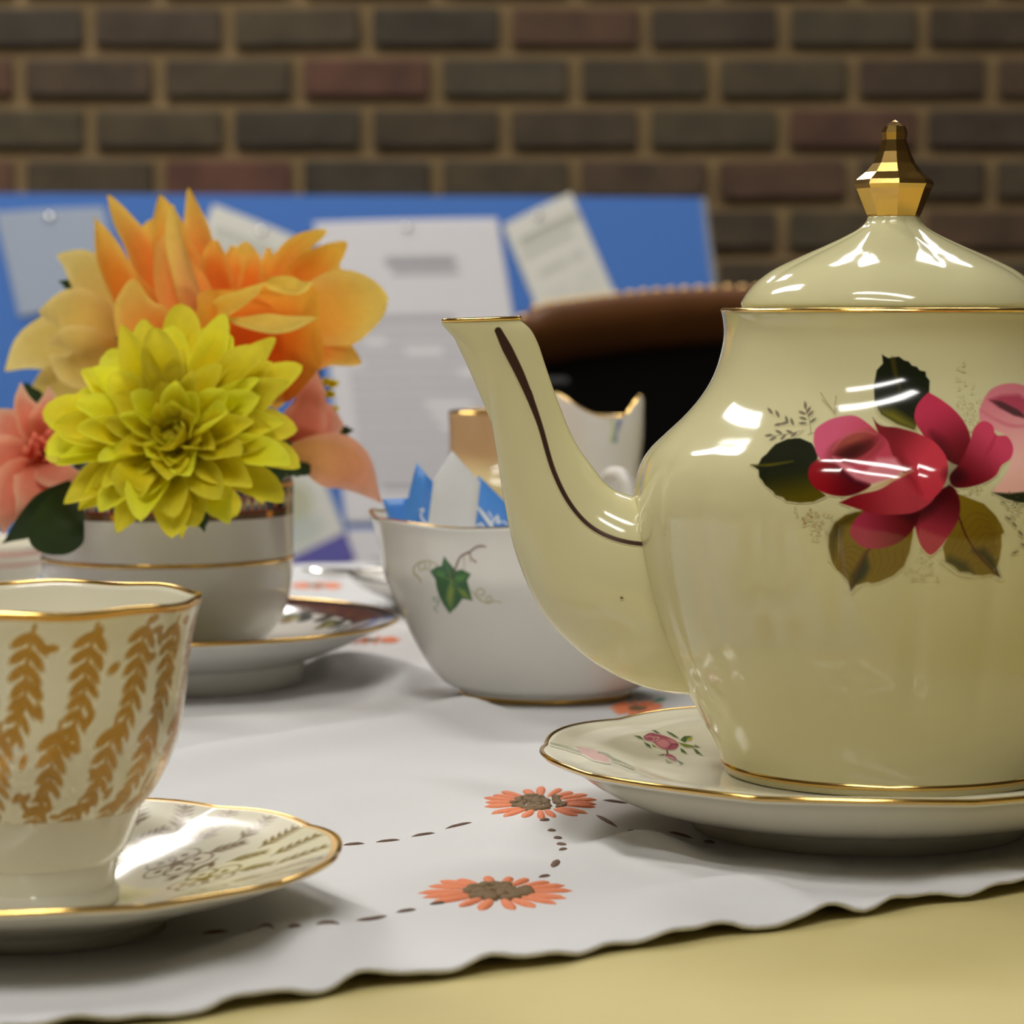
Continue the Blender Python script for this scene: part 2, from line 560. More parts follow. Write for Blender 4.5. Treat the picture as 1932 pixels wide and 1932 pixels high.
# ceiling luminaires
em, nt, b = new_mat('lit_diffuser')
b.inputs['Base Color'].default_value = (.9, .9, .88, 1)
b.inputs['Emission Color'].default_value = (1.0, 0.975, 0.925, 1)
b.inputs['Emission Strength'].default_value = LIGHT_POWER
FRAME = plain('white_metal', (.75, .75, .73), rough=.4)
for lx, ly, sx, sy, an in PANELS:
    lab = 'flat rectangular ceiling light panel, lit, in a white frame'
    t = empty('ceiling_light_offscreen', (lx, ly, CEIL - .04), lab, 'light', 'ceiling light panels')
    ca, sa = math.cos(math.radians(an)), math.sin(math.radians(an))
    def turn(v):
        return np.stack([lx + v[:, 0] * ca - v[:, 1] * sa, ly + v[:, 0] * sa + v[:, 1] * ca, v[:, 2]], -1)
    v, f = box(-sx / 2, sx / 2, -sy / 2, sy / 2, CEIL - .035, CEIL - .03)
    obj('diffuser_offscreen', turn(v), f, em, t, smoothed=False)
    parts = []
    for a in ((-sx / 2 - .02, -sx / 2, -sy / 2 - .02, sy / 2 + .02), (sx / 2, sx / 2 + .02, -sy / 2 - .02, sy / 2 + .02),
              (-sx / 2, sx / 2, -sy / 2 - .02, -sy / 2), (-sx / 2, sx / 2, sy / 2, sy / 2 + .02)):
        parts.append(box(*a, CEIL - .04, CEIL + .002))
    v, f = join(parts)
    obj('frame', turn(v), f, FRAME, t, smoothed=False)

# ---------------------------------------------------------------- table and cloth
HEM0 = np.array([-0.0355, 0.5990])                   # a point of the near hem
TD = np.array([0.834, 0.551]); TD /= np.linalg.norm(TD)
ND = np.array([-TD[1], TD[0]])                       # across the cloth, away from the hem
EDGE = 0.875                                         # far edge of the table, measured from the hem

def tn_xy(t, n):
    return HEM0[0] + t * TD[0] + n * ND[0], HEM0[1] + t * TD[1] + n * ND[1]

def plane_xy(px, py, z=TZ):
    d = ray(px, py)
    k = (z - CAMZ) / d[..., 2]
    return np.stack([d[..., 0] * k, d[..., 1] * k], -1)

# feet of the things that stand on the cloth: x, y, radius kept flat
FEET = []
# folds: polyline of pixels on the cloth, height, half width, extra width on the camera side
FOLDS = [
    ([(230, 1475), (430, 1432), (620, 1402), (760, 1385), (880, 1346), (1010, 1326), (1200, 1306)], .0070, .015),
    ([(560, 1300), (640, 1262), (720, 1268), (800, 1320)], .0065, .012),
    ([(620, 1225), (720, 1205), (800, 1240)], .0060, .014),
    ([(1130, 1610), (1210, 1600), (1300, 1640)], .0045, .009),
    ([(1290, 1680), (1420, 1690), (1560, 1720)], .0045, .010),
    ([(640, 1800), (560, 1730), (470, 1660)], .0045, .012),
    ([(380, 1820), (520, 1790), (700, 1830)], .0040, .012),
    ([(300, 1500), (560, 1510), (880, 1500)], .0016, .020),
    ([(540, 1088), (640, 1080), (740, 1084)], .004, .03),
]
FOLDW = [(plane_xy(*np.array(p, float).T), h, w) for p, h, w in FOLDS]
FOLDW = [(catmull(p, 24), h, w) for p, h, w in FOLDW]

def cloth_h(x, y):
    x = np.asarray(x, float); y = np.asarray(y, float)
    h = np.zeros(np.broadcast(x, y).shape)
    for p, hh, w in FOLDW:
        d = np.full(h.shape, 1e9); tt = np.zeros(h.shape)
        for i in range(len(p) - 1):
            q, t = Canvas.segdist(x, y, p[i], p[i + 1])
            m = q < d
            d = np.where(m, q, d); tt = np.where(m, (i + t) / (len(p) - 1), tt)
        h += hh * np.exp(-(d / w) ** 2) * (0.35 + 0.65 * np.sin(np.pi * np.clip(tt, .03, .97)))
    h += .0006 * np.sin(x * 61 + y * 23) * np.sin(y * 47 - x * 31) + .0005 * np.sin(x * 110 - y * 70 + 1)
    k = np.ones(h.shape)
    for fx, fy, fr_ in FEET:
        k = np.minimum(k, smooth(fr_, fr_ + .012, np.hypot(x - fx, y - fy)))
    h = h * k
    t = (x - HEM0[0]) * TD[0] + (y - HEM0[1]) * TD[1]
    n = (x - HEM0[0]) * ND[0] + (y - HEM0[1]) * ND[1]
    h += np.exp(-np.maximum(n, 0) / .010) * (.0011 + .0011 * np.sin(t * 165 + 1.6 * np.sin(t * 47)) + .0005 * np.sin(t * 390))
    return np.maximum(h, 0)

def cloth_pt(px, py, lift=0.0):
    d = ray(px, py)
    z = np.full(d.shape[:-1], TZ)
    for _ in range(14):
        k = (z - CAMZ) / d[..., 2]
        z = z * .4 + .6 * (TZ + cloth_h(d[..., 0] * k, d[..., 1] * k))
    k = (z - CAMZ) / d[..., 2]
    return np.stack([d[..., 0] * k, d[..., 1] * k, z + lift], -1)

# axes of the crockery (metres), found from the pixels of their feet on the cloth
def axis(px, D, py=1100):
    return float(P(px, py, D)[0]), D
TP_X, TP_Y = axis(1680, .79)
TS_X, TS_Y = axis(1624, .79)
GC_X, GC_Y = axis(60, .66)
WC_X, WC_Y = axis(317, 1.10)
SB_X, SB_Y = axis(1030, 1.06)
CJ_X, CJ_Y = axis(952, 1.25)
MJ_X, MJ_Y = axis(1100, 1.32)
FD_X, FD_Y = axis(872, 1.36)
LC_X, LC_Y = axis(-62, 1.34)
FEET += [(TS_X, TS_Y, .048), (GC_X, GC_Y, .040), (WC_X, WC_Y, .053), (SB_X, SB_Y, .045), (CJ_X, CJ_Y, .03), (MJ_X, MJ_Y, .03),
         (FD_X, FD_Y, .035), (LC_X, LC_Y, .055)]

TABLE = plain('pale_laminate', (0.64, 0.54, 0.235), rough=0.35, noise=0.10, nscale=24)
LEGM = plain('dark_steel', (0.05, 0.05, 0.05), rough=.4, metal=.6)
tcx, tcy = tn_xy(0.02, 0.25)
tt = empty('table', (tcx, tcy, 0), 'pale yellow laminate table under a white embroidered cloth', 'table')
def rot_box(t0, t1, n0, n1, z0, z1, bev=0.0):
    v, f = box(t0, t1, n0, n1, z0, z1, bev)
    x, y = tn_xy(v[:, 0], v[:, 1])
    return np.stack([x, y, v[:, 2]], -1), f
v, f = rot_box(-.72, .80, -.38, EDGE, TZ - .030, TZ - .0014, .003)
obj('tabletop', v, f, TABLE, tt, smoothed=False)
v, f = join([rot_box(-.66, .74, -.33, -.31, TZ - .09, TZ - .029), rot_box(-.66, .74, EDGE - .07, EDGE - .05, TZ - .09, TZ - .029),
             rot_box(-.66, -.64, -.31, EDGE - .07, TZ - .09, TZ - .029), rot_box(.72, .74, -.31, EDGE - .07, TZ - .09, TZ - .029)])
obj('apron', v, f, LEGM, tt, smoothed=False)
for a in (-.66, .70):
    for n_ in (-.33, EDGE - .09):
        v, f = rot_box(a, a + .04, n_, n_ + .04, 0, TZ - .029, .004)
        obj('leg', v, f, LEGM, tt, smoothed=False)

clm, nt, b = new_mat('white_cotton')
N, Lk = nt.nodes, nt.links
b.inputs['Base Color'].default_value = (0.66, 0.655, 0.66, 1)
b.inputs['Roughness'].default_value = .9
b.inputs['Specular IOR Level'].default_value = .15
geo = N.new('ShaderNodeNewGeometry')
mp = N.new('ShaderNodeMapping'); mp.inputs['Rotation'].default_value = (0, 0, -math.atan2(TD[1], TD[0]))
Lk.new(geo.outputs['Position'], mp.inputs['Vector'])
wv = []
for ax_ in ('X', 'Y'):
    w_ = N.new('ShaderNodeTexWave'); w_.bands_direction = ax_; w_.inputs['Scale'].default_value = 550; w_.inputs['Distortion'].default_value = 1.0
    Lk.new(mp.outputs['Vector'], w_.inputs['Vector']); wv.append(w_)
mm = N.new('ShaderNodeMath'); mm.operation = 'MULTIPLY'
Lk.new(wv[0].outputs['Fac'], mm.inputs[0]); Lk.new(wv[1].outputs['Fac'], mm.inputs[1])
tn2 = N.new('ShaderNodeTexNoise'); tn2.inputs['Scale'].default_value = 90; tn2.inputs['Detail'].default_value = 4
Lk.new(geo.outputs['Position'], tn2.inputs['Vector'])
sm_ = N.new('ShaderNodeMath'); sm_.operation = 'MULTIPLY_ADD'; sm_.inputs[1].default_value = .6
Lk.new(tn2.outputs['Fac'], sm_.inputs[0]); Lk.new(mm.outputs[0], sm_.inputs[2])
bp = N.new('ShaderNodeBump'); bp.inputs['Strength'].default_value = .35; bp.inputs['Distance'].default_value = .0006
Lk.new(sm_.outputs[0], bp.inputs['Height']); Lk.new(bp.outputs['Normal'], b.inputs['Normal'])

tl = np.linspace(-.52, .52, 380)
nl = np.concatenate([np.linspace(0, .62, 300), np.linspace(.622, EDGE + .05, 90)])
Tg, Ng = np.meshgrid(tl, nl, indexing='ij')
wob = np.exp(-Ng / .02) * (.0009 * np.sin(Tg * 205) + .0010 * np.sin(Tg * 83 + 1))
X, Y = tn_xy(Tg, Ng + wob)
Z = TZ + cloth_h(X, Y)
over = np.maximum(Ng - EDGE - .002, 0)
X2, Y2 = tn_xy(Tg, np.minimum(Ng + wob, EDGE + .002 + .15 * over))
Z = np.where(over > 0, np.minimum(Z, TZ + .001 - over * .98), Z)
X, Y = np.where(over > 0, X2, X), np.where(over > 0, Y2, Y)
cloth_v = np.stack([X, Y, Z], -1).reshape(-1, 3)
cx_, cy_ = tn_xy(0, .4)
cloth = tag(obj('tablecloth', cloth_v, grid_faces(len(tl), len(nl)), clm, loc=(cx_, cy_, TZ)),
            'white cotton tablecloth embroidered with orange daisies and brown running stitch', 'tablecloth')
# rolled hem along the near edge
hp = np.stack([X[:, 0], Y[:, 0], Z[:, 0] + .0002], -1)
v, f = tube(hp, .0007, 6)
obj('hem', v, f, clm, cloth)

THREAD_O = plain('orange_thread', (0.80, 0.235, 0.10), rough=.65, noise=.18, nscale=1500, bump=.5, bscale=2500)
THREAD_B = plain('brown_thread', (0.15, 0.085, 0.055), rough=.7, noise=.25, nscale=1500, bump=.5, bscale=2500)
THREAD_C = plain('tan_brown_thread', (0.20, 0.125, 0.055), rough=.7, noise=.3, nscale=1500, bump=.5, bscale=2500)
THREAD_G = plain('green_thread', (0.10, 0.28, 0.16), rough=.7, noise=.2, nscale=1500)

def stitch(name, a, b_, w, mat, parent, h=.0007, blunt=.55):
    """a raised satin stitch between two points on the cloth, w = half width in metres"""
    a, b_ = np.asarray(a, float), np.asarray(b_, float)
    m, k = 7, 7
    t = np.linspace(0, 1, m)
    c = a + (b_ - a) * t[:, None]
    c[:, 2] = TZ + cloth_h(c[:, 0], c[:, 1])
    prof = np.array([.12, .62, .86, .96, 1.0, .84, .15]) if blunt >= .5 else np.array([.15, .7, 1, 1, 1, .7, .15])
    d = (b_ - a)[:2]; d = d / (np.linalg.norm(d) + 1e-9)
    s = np.array([-d[1], d[0], 0])
    ang = np.linspace(0, math.pi, k)
    v = c[:, None] + (np.cos(ang)[None, :, None] * s * (w * prof)[:, None, None]) + np.sin(ang)[None, :, None] * np.array([0, 0, 1.0]) * (h * prof ** .7)[:, None, None]
    v[:, :, 2] -= .0001
    return obj(name, v.reshape(-1, 3), grid_faces(m, k), mat, parent)

def daisy(cx, cy, rx, ry, crx, cry, n, half, label, hole=False, seed=1, w0=0.0011):
    r = random.Random(seed)
    c0 = cloth_pt(cx, cy)
    # the brown centre: a cluster of knots
    parts = []
    for k in range(80):
        a, q = r.uniform(0, 6.283), math.sqrt(r.random())
        x_, y_ = cx + crx * q * math.cos(a), cy + cry * q * math.sin(a)
        if hole and abs(x_ - cx - crx * .42) < crx * .09: continue
        p_ = cloth_pt(x_, y_)
        pr = np.array([[.0016, 0], [.0014, .0006], [.0008, .0010], [.0001, .0011]])
        pr = pr * (rx / 125) * np.array([.95, .8])
        parts.append(revolve(pr, p_[0], p_[1], 7, z0=p_[2]))
    v, f = join(parts)
    ctr = obj('embroidered_daisy', v, f, THREAD_C, cloth)
    ctr['label'] = label
    for k in range(n):
        a = (k + r.uniform(-.25, .25)) / n * 6.283
        if half and math.sin(a) > .35: continue
        q = r.uniform(.86, 1.06)
        p0 = cloth_pt(cx + crx * .85 * math.cos(a), cy + cry * .85 * math.sin(a))
        p1 = cloth_pt(cx + rx * q * math.cos(a), cy + ry * q * math.sin(a))
        stitch('petal', p0, p1, w0 * r.uniform(.8, 1.15) * (.75 + .5 * abs(math.cos(a))), THREAD_O, ctr, h=.0009)
    return ctr
daisy(1018, 1516, 113, 30, 50, 15, 20, False, 'orange daisy beside the teapot saucer', True, 3, .0017)
daisy(938, 1684, 147, 33, 62, 14, 18, False, 'orange daisy nearest the scalloped hem', False, 5, .0017)
daisy(1203, 1337, 52, 15, 18, 5, 14, False, 'orange daisy behind the teapot saucer', False, 8, .0016)
daisy(598, 1106, 56, 7, 20, 3, 12, False, 'small orange daisy near the far edge', False, 9, .0022)
daisy(700, 1208, 60, 8, 20, 3, 10, False, 'orange daisy beside the dark rimmed saucer', False, 10, .0012)
stitch('embroidered_leaf', cloth_pt(1232, 1326), cloth_pt(1252, 1318), .0018, THREAD_G, cloth)
DASH = [(647, 1595, 688, 1592), (709, 1589, 755, 1585), (776, 1579, 821, 1572), (840, 1564, 890, 1552),
        (465, 1755, 518, 1752), (543, 1749, 569, 1747), (596, 1744, 641, 1743), (671, 1737, 730, 1728), (747, 1722, 785, 1716), (810, 1707, 841, 1703),
        (1019, 1549, 1036, 1546), (1035, 1566, 1047, 1569), (1046, 1580, 1059, 1583), (1052, 1591, 1067, 1595), (1056, 1603, 1069, 1603), (1043, 1637, 1053, 1622), (1016, 1656, 1038, 1652),
        (1125, 1538, 1165, 1561), (1184, 1571, 1197, 1568), (1137, 1510, 1186, 1516), (1214, 1516, 1240, 1517), (1262, 1570, 1307, 1582), (1328, 1587, 1348, 1591),
        (380, 1762, 432, 1757), (585, 1600, 625, 1597)]
for a in DASH:
    stitch('running_stitch', cloth_pt(a[0], a[1]), cloth_pt(a[2], a[3]), .00075 if abs(a[0] - a[2]) > 20 else .0011, THREAD_B, cloth, h=.0007, blunt=0)

# ---------------------------------------------------------------- crockery
def prof_px(pts, axpx, D):
    """silhouette pixels left or right of an axis -> r, z above the world floor"""
    pts = np.asarray(pts, float)
    p = P(pts[:, 0], pts[:, 1], D)
    a = P(np.full(len(pts), axpx), pts[:, 1], D)
    return np.stack([np.abs(p[:, 0] - a[:, 0]), p[:, 2]], -1)

# ---- teapot
TPD = TP_Y
tp_base_z = float(P(1680, 1454, TPD)[2])
teapot = empty('teapot', (TP_X, TP_Y, tp_base_z), 'cream china teapot with painted red roses and gold trim on a saucer', 'teapot')
outer = prof_px([(1372, 1453), (1366, 1440), (1364, 1428), (1353, 1402), (1334, 1368), (1310, 1325), (1281, 1272), (1250, 1208), (1224, 1140),
                 (1206, 1070), (1196, 1000), (1193, 950), (1196, 915), (1206, 878), (1224, 848), (1252, 820), (1291, 783),
                 (1323, 744), (1345, 704), (1358, 660), (1362, 630), (1360, 604), (1357, 588)], 1680, TPD)
outer = catmull(outer, 110)
ztop = outer[-1, 1]
zb, zs = outer[0, 1], outer[:, 1]
inner = np.array([[outer[-1, 0] - .0004, ztop + .0007], [outer[-1, 0] - .003, ztop + .0008], [outer[-1, 0] - .006, ztop - .0005],
                  [outer[-1, 0] - .007, ztop - .02], [.050, ztop - .045], [.055, ztop - .08], [.042, zb + .012], [.0, zb + .006]])
NLOBE = 22
def tp_mod(th, r, z):
    k = smooth(zb + .010, zb + .03, z) * (1 - smooth(ztop - .055, ztop - .028, z))
    out = smooth(.030, .042, r)
    w = np.abs(np.cos(th * NLOBE / 2 + .35))
    return r - .00085 * k * out * (1 - w) ** 1.6, z
prof = np.vstack([[[0, zb + .0015], [.036, zb + .001], [.0405, zb]], outer, inner])
tp_v, tp_f = revolve(prof, TP_X, TP_Y, 264, tp_mod)
obj('body', tp_v, tp_f, CREAM, teapot)
# gilt lines: shoulder rim and foot ring
def ring(r, z, w, ax, ay, n=128, h=None, mod=None):
    h = h or w
    a = np.linspace(0, 2 * math.pi, 9)[:-1]
    pr = np.stack([r + w * np.cos(a), z + h * np.sin(a)], -1)
    pr = np.vstack([pr, pr[:1]])
    return revolve(pr, ax, ay, n, mod)
v, f = ring(outer[-1, 0] - .0006, ztop + .0004, .0009, TP_X, TP_Y, 160, .0007)
obj('gilt_rim', v, f, GOLD, teapot)
rb = prof_px([(1366, 1436)], 1680, TPD)[0]
v, f = ring(rb[0] - .0003, rb[1], .0008, TP_X, TP_Y, 160, .0009)
obj('gilt_foot_ring', v, f, GOLD, teapot)

# lid
lid_p = prof_px([(1402, 584), (1394, 576), (1400, 560), (1420, 535), (1452, 510), (1500, 486), (1552, 463), (1592, 444), (1616, 430), (1628, 418), (1631, 409)], 1680, TPD)
lid_p = catmull(lid_p, 60)
lz0, lz1 = lid_p[0, 1], lid_p[-1, 1]
def lid_mod(th, r, z):
    k = smooth(lz0 + .003, lz0 + .014, z)
    w = np.abs(np.cos(th * 4 + .2))
    return r * (1 - .045 * k * (1 - w) ** 1.5), z
v, f = revolve(np.vstack([[[0, lz0 - .001]], lid_p, [[0, lz1 + .0005]]]), TP_X, TP_Y, 192, lid_mod)
lid = obj('lid', v, f, CREAM, teapot)
kn = prof_px([(1633, 411), (1629, 405), (1620, 383), (1609, 356), (1604, 348), (1609, 339), (1626, 325), (1640, 308), (1650, 286), (1657, 264), (1655, 250), (1660, 238), (1672, 230)], 1680, TPD)
kn = np.vstack([kn, [[0, kn[-1, 1] + .0006]]])
v, f = revolve(kn, TP_X, TP_Y, 8)
ko = obj('knob', v, f, GOLD, lid)
ko['label'] = 'faceted gold knob'
bv = ko.modifiers.new('bevel', 'BEVEL'); bv.width = .0007; bv.segments = 3; bv.limit_method = 'ANGLE'; bv.angle_limit = math.radians(20)
for p_ in ko.data.polygons: p_.use_smooth = False
bv.harden_normals = True

# spout: ellipses between the two silhouettes
SPL = [((833, 611), (984, 606), .30), ((846, 626), (1000, 620), .34), ((868, 650), (1014, 645), .40), ((897, 700), (1030, 692), .48), ((921, 768), (1052, 755), .55), ((936, 850), (1082, 828), .60),
       ((951, 945), (1120, 884), .62), ((975, 1050), (1152, 920), .62), ((1028, 1162), (1188, 935), .62), ((1118, 1248), (1232, 945), .60),
       ((1215, 1296), (1285, 962), .58), ((1310, 1310), (1345, 985), .55), ((1420, 1290), (1420, 1010), .5)]
Lp = catmull([P(a[0][0], a[0][1], TPD) for a in SPL], 60)
Rp = catmull([P(a[1][0], a[1][1], TPD) for a in SPL], 60)
dr = catmull(np.array([[a[2], 0, 0] for a in SPL]), 60)[:, 0]
KS = 48
sv = []
ang = np.linspace(0, 2 * math.pi, KS, endpoint=False)
for i in range(60):
    c = (Lp[i] + Rp[i]) / 2; h = (Rp[i] - Lp[i]) / 2; hl = np.linalg.norm(h)
    hy = hl * dr[i] * (1.0 if i > 12 else 1.0)
    sx = np.sign(np.cos(ang)) * np.abs(np.cos(ang)) ** .95
    sv.append(c + sx[:, None] * h + np.sin(ang)[:, None] * np.array([0, -hy, 0]))
sv = np.array(sv)
# the mouth: a rounded lip and a bore
lip = []
c0 = (Lp[0] + Rp[0]) / 2
for sc_, dz in ((.985, .0006), (.95, .0008), (.90, .0004), (.82, -.003), (.72, -.012), (.60, -.03)):
    q = c0 + (sv[0] - c0) * np.array([sc_, sc_, sc_]); q[:, 2] += dz
    if dz < -.002: q[:, 0] += -dz * .35
    lip.append(q)
allv = np.concatenate([np.array(lip[::-1]), sv])
sp_v = allv.reshape(-1, 3)
ff = grid_faces(len(allv), KS).tolist()
ff += [[i * KS + KS - 1, (i + 1) * KS + KS - 1, (i + 1) * KS, i * KS] for i in range(len(allv) - 1)]
sp_f = np.array(ff)
spout = obj('spout', sp_v, sp_f, CREAM, teapot)
v, f = tube(np.vstack([lip[1], lip[1][:1]]) + np.array([0, 0, .0001]), .0006, 6)
obj('gilt_lip', v, f, GOLD, spout)
# gilt stripe down the spout
cs = Canvas(925, 1250, 610, 1140, 1.25, 1.6)
cs.ell(1173, 1128, 3.2, 2.6, .3, (96, 66, 40))
cs.stroke([(940, 624), (952, 648), (978, 700), (1000, 750)], [13, 19, 17, 13], (66, 46, 36), sm=30, metal=.5)
cs.stroke([(996, 740), (1018, 800), (1045, 890), (1075, 950), (1110, 990), (1150, 1013), (1190, 1024), (1236, 1028)], [14, 10, 9, 8.5, 8, 8, 8, 8], (66, 46, 36), sm=40, metal=.5)
cs.ell(1237, 1028, 6.5, 8, .3, (66, 46, 36), metal=.5)
cs.ell(941, 626, 8, 6, .7, (66, 46, 36), metal=.5)
pos = project(cs, [(sp_v, sp_f)], .00012)
o = cs.mesh('gilt_stripe', pos, CREAMP, spout); o['label'] = 'dark brown gilt stripe'
# handle, on the far side of the frame
hx = [(TP_X + .060, ztop - .030), (TP_X + .078, ztop - .012), (TP_X + .098, ztop - .018), (TP_X + .108, ztop - .045), (TP_X + .100, ztop - .075), (TP_X + .078, ztop - .095), (TP_X + .055, ztop - .100)]
hp = catmull([(a, TP_Y, b_) for a, b_ in hx], 40)
v, f = tube(hp, np.interp(np.linspace(0, 1, 40), [0, .15, .5, .85, 1], [.0075, .0055, .005, .0055, .0075]), 14, .8, up=(0, 1, 0))
obj('handle', v, f, CREAM, teapot)

# the painted roses (coordinates of a 632 px wide window of the photograph, 1932 units across)
q = 632 / 1932
cr_ = Canvas(330, 2060, 130, 1560, 4.4, 1.2)
def olive(n, cx, cy, sx, sy, col, al, sz=9):
    for _ in range(n):
        cr_.ell(cx + rng.normal(0, sx), cy + rng.normal(0, sy), sz * rng.uniform(.5, 1.3), sz * rng.uniform(.3, .7), rng.uniform(0, 3), col, alpha=al)
olive(26, 720, 1090, 55, 35, (150, 112, 30), .75); olive(14, 740, 1180, 20, 40, (140, 115, 60), .5)
olive(40, 1590, 430, 45, 90, (150, 135, 50), .4); olive(40, 1640, 560, 40, 60, (150, 128, 40), .5); olive(30, 1350, 1390, 45, 55, (150, 128, 50), .45)
olive(16, 1610, 940, 60, 22, (150, 128, 40), .6)
for a_, b_ in (((760, 370), (840, 490)), ((850, 390), (838, 480)), ((770, 410), (830, 470)), ((860, 440), (842, 486))):
    cr_.stroke([a_, b_], 7, (125, 112, 62), alpha=.6)
for (x_, y_, an) in ((470, 475, .9), (512, 492, 1.1), (552, 545, -.3), (596, 537, 1.2), (565, 525, 1.3), (516, 553, -.2), (672, 443, 1.5), (655, 486, .4), (703, 490, -.8), (657, 546, 0),
                     (716, 530, -.7), (660, 518, .3), (462, 616, -.15), (520, 597, .5), (582, 596, .4), (486, 634, -.5), (545, 626, -.8), (606, 612, -.6), (690, 470, -1)):
    cr_.ell(x_, y_, 22, 9, an, (98, 84, 72), alpha=.85)
for pts in ([(600, 640), (660, 585)], [(705, 605), (695, 520), (672, 450)], [(480, 620), (590, 606), (640, 590)], [(690, 608), (730, 600)]):
    cr_.stroke(pts, 5, (105, 90, 78), alpha=.7)
DK = (26, 30, 16)
leafA = [(1112, 148), (1150, 170), (1210, 160), (1240, 182), (1268, 190), (1285, 212), (1315, 220), (1330, 240), (1365, 248), (1368, 275), (1388, 300), (1385, 370), (1350, 420), (1320, 470), (1320, 535), (1300, 585), (1200, 550), (1110, 495), (1070, 430), (1066, 330), (1082, 240), (1118, 200)]
cr_.poly(leafA, DK, 8)
cr_.poly([(1090, 455), (1180, 470), (1260, 520), (1320, 560), (1310, 590), (1200, 552), (1115, 500)], (112, 104, 30), 60)
cr_.stroke([(1175, 175), (1200, 300), (1240, 420)], [26, 20, 8], (74, 66, 18), 24, alpha=.8, sm=12)
leafB = [(358, 786), (398, 788), (420, 745), (450, 720), (475, 690), (500, 665), (570, 635), (640, 630), (710, 660), (745, 720), (740, 780), (710, 850), (750, 930), (795, 965), (720, 1000), (640, 1006), (560, 995), (545, 975), (500, 962), (485, 940), (440, 905), (425, 880), (405, 855), (402, 815)]
cr_.poly(leafB, grad((600, 780), DK, (640, 1000), (84, 74, 12)), 8)
cr_.stroke([(360, 787), (460, 786), (600, 765)], [8, 16, 6], (84, 78, 18), 14, sm=10)
leafC = [(1030, 1040), (900, 1075), (840, 1120), (808, 1190), (805, 1260), (826, 1350), (850, 1390), (885, 1420), (915, 1455), (935, 1512), (962, 1480), (1030, 1462), (1055, 1470), (1100, 1460), (1180, 1425), (1240, 1370), (1272, 1290), (1290, 1190), (1300, 1100)]
cr_.poly(leafC, (116, 94, 20), 8)
cr_.poly([(808, 1190), (845, 1125), (960, 1060), (990, 1075), (900, 1130), (850, 1230), (830, 1320)], (58, 48, 14), 60, .9)
cr_.poly([(935, 1508), (940, 1420), (985, 1350), (1020, 1290), (1040, 1380), (1010, 1440), (965, 1475)], (34, 36, 18), 40)
for k in range(5):
    cr_.stroke([(1030 - 20 * k, 1290 + 40 * k), (940 - 12 * k, 1255 + 30 * k), (870 - 3 * k, 1290 + 25 * k)], 4, (96, 50, 22), 7, .6, sm=8)
    cr_.stroke([(1050 + 45 * k, 1270), (1070 + 40 * k, 1350), (1050 + 35 * k, 1420 - 10 * k)], 4, (100, 56, 22), 7, .6, sm=8)
cr_.stroke([(1040, 1270), (985, 1360), (938, 1500)], [12, 9, 5], (88, 38, 20), 8, sm=10)
leafD = [(1545, 950), (1610, 975), (1700, 1010), (1770, 1080), (1800, 1130), (1818, 1175), (1800, 1190), (1802, 1250), (1790, 1330), (1772, 1380), (1794, 1432), (1740, 1416), (1690, 1425), (1640, 1420), (1620, 1405), (1560, 1402), (1530, 1370), (1480, 1345), (1462, 1260), (1500, 1180), (1540, 1100)]
cr_.poly(leafD, (118, 96, 20), 8)
cr_.poly([(1790, 1430), (1700, 1330), (1640, 1280), (1700, 1270), (1760, 1340), (1775, 1390)], (36, 34, 14), 50)
cr_.poly([(1480, 1340), (1500, 1310), (1600, 1350), (1640, 1415), (1560, 1400)], (62, 58, 22), 45)
for k in range(6):
    cr_.stroke([(1575 + 22 * k, 1120 + 45 * k), (1640 + 20 * k, 1060 + 40 * k), (1720 + 12 * k, 1080 + 36 * k)], 4, (110, 62, 20), 7, .65, sm=8)
    cr_.stroke([(1575 + 22 * k, 1140 + 42 * k), (1545 + 18 * k, 1230 + 26 * k), (1510 + 25 * k, 1290 + 18 * k)], 4, (112, 66, 22), 7, .55, sm=8)
cr_.stroke([(1555, 1085), (1600, 1200), (1680, 1320), (1785, 1425)], [10, 9, 8, 5], (74, 26, 18), 8, sm=12)
# pale second rose at the side
PK = (214, 140, 138)
cr_.poly([(1700, 400), (1740, 350), (1820, 318), (1920, 325), (2010, 400), (2040, 640), (2000, 900), (1900, 952), (1750, 940), (1800, 880), (1850, 780), (1850, 640), (1770, 590), (1690, 560), (1672, 480)],
         grad((1780, 350), (206, 118, 128), (1880, 800), (226, 172, 158)), 10, sm=90)
cr_.poly([(1728, 410), (1800, 385), (1900, 380), (1960, 420), (1960, 520), (1880, 490), (1790, 455)], (166, 60, 82), 30, .9)
cr_.poly([(1735, 412), (1800, 420), (1900, 470), (1950, 520), (1870, 500), (1790, 455)], (84, 48, 50), 16)
cr_.stroke([(1680, 470), (1760, 520), (1860, 560), (1960, 560)], [8, 16, 20, 8], (200, 96, 112), 22, .7, sm=14)
cr_.poly([(1745, 945), (1850, 950), (1950, 940), (2040, 960), (1990, 1010), (1900, 1005), (1830, 985)], (40, 44, 24), 12)
olive(26, 1880, 1040, 45, 45, (96, 88, 48), .7)
for (x_, y_, an) in ((1840, 1095, .6), (1875, 1130, .8), (1910, 1180, .9), (1880, 1290, -.4), (1930, 1250, .5), (1960, 1120, 0)):
    cr_.ell(x_, y_, 20, 8, an, (88, 78, 52), alpha=.8)
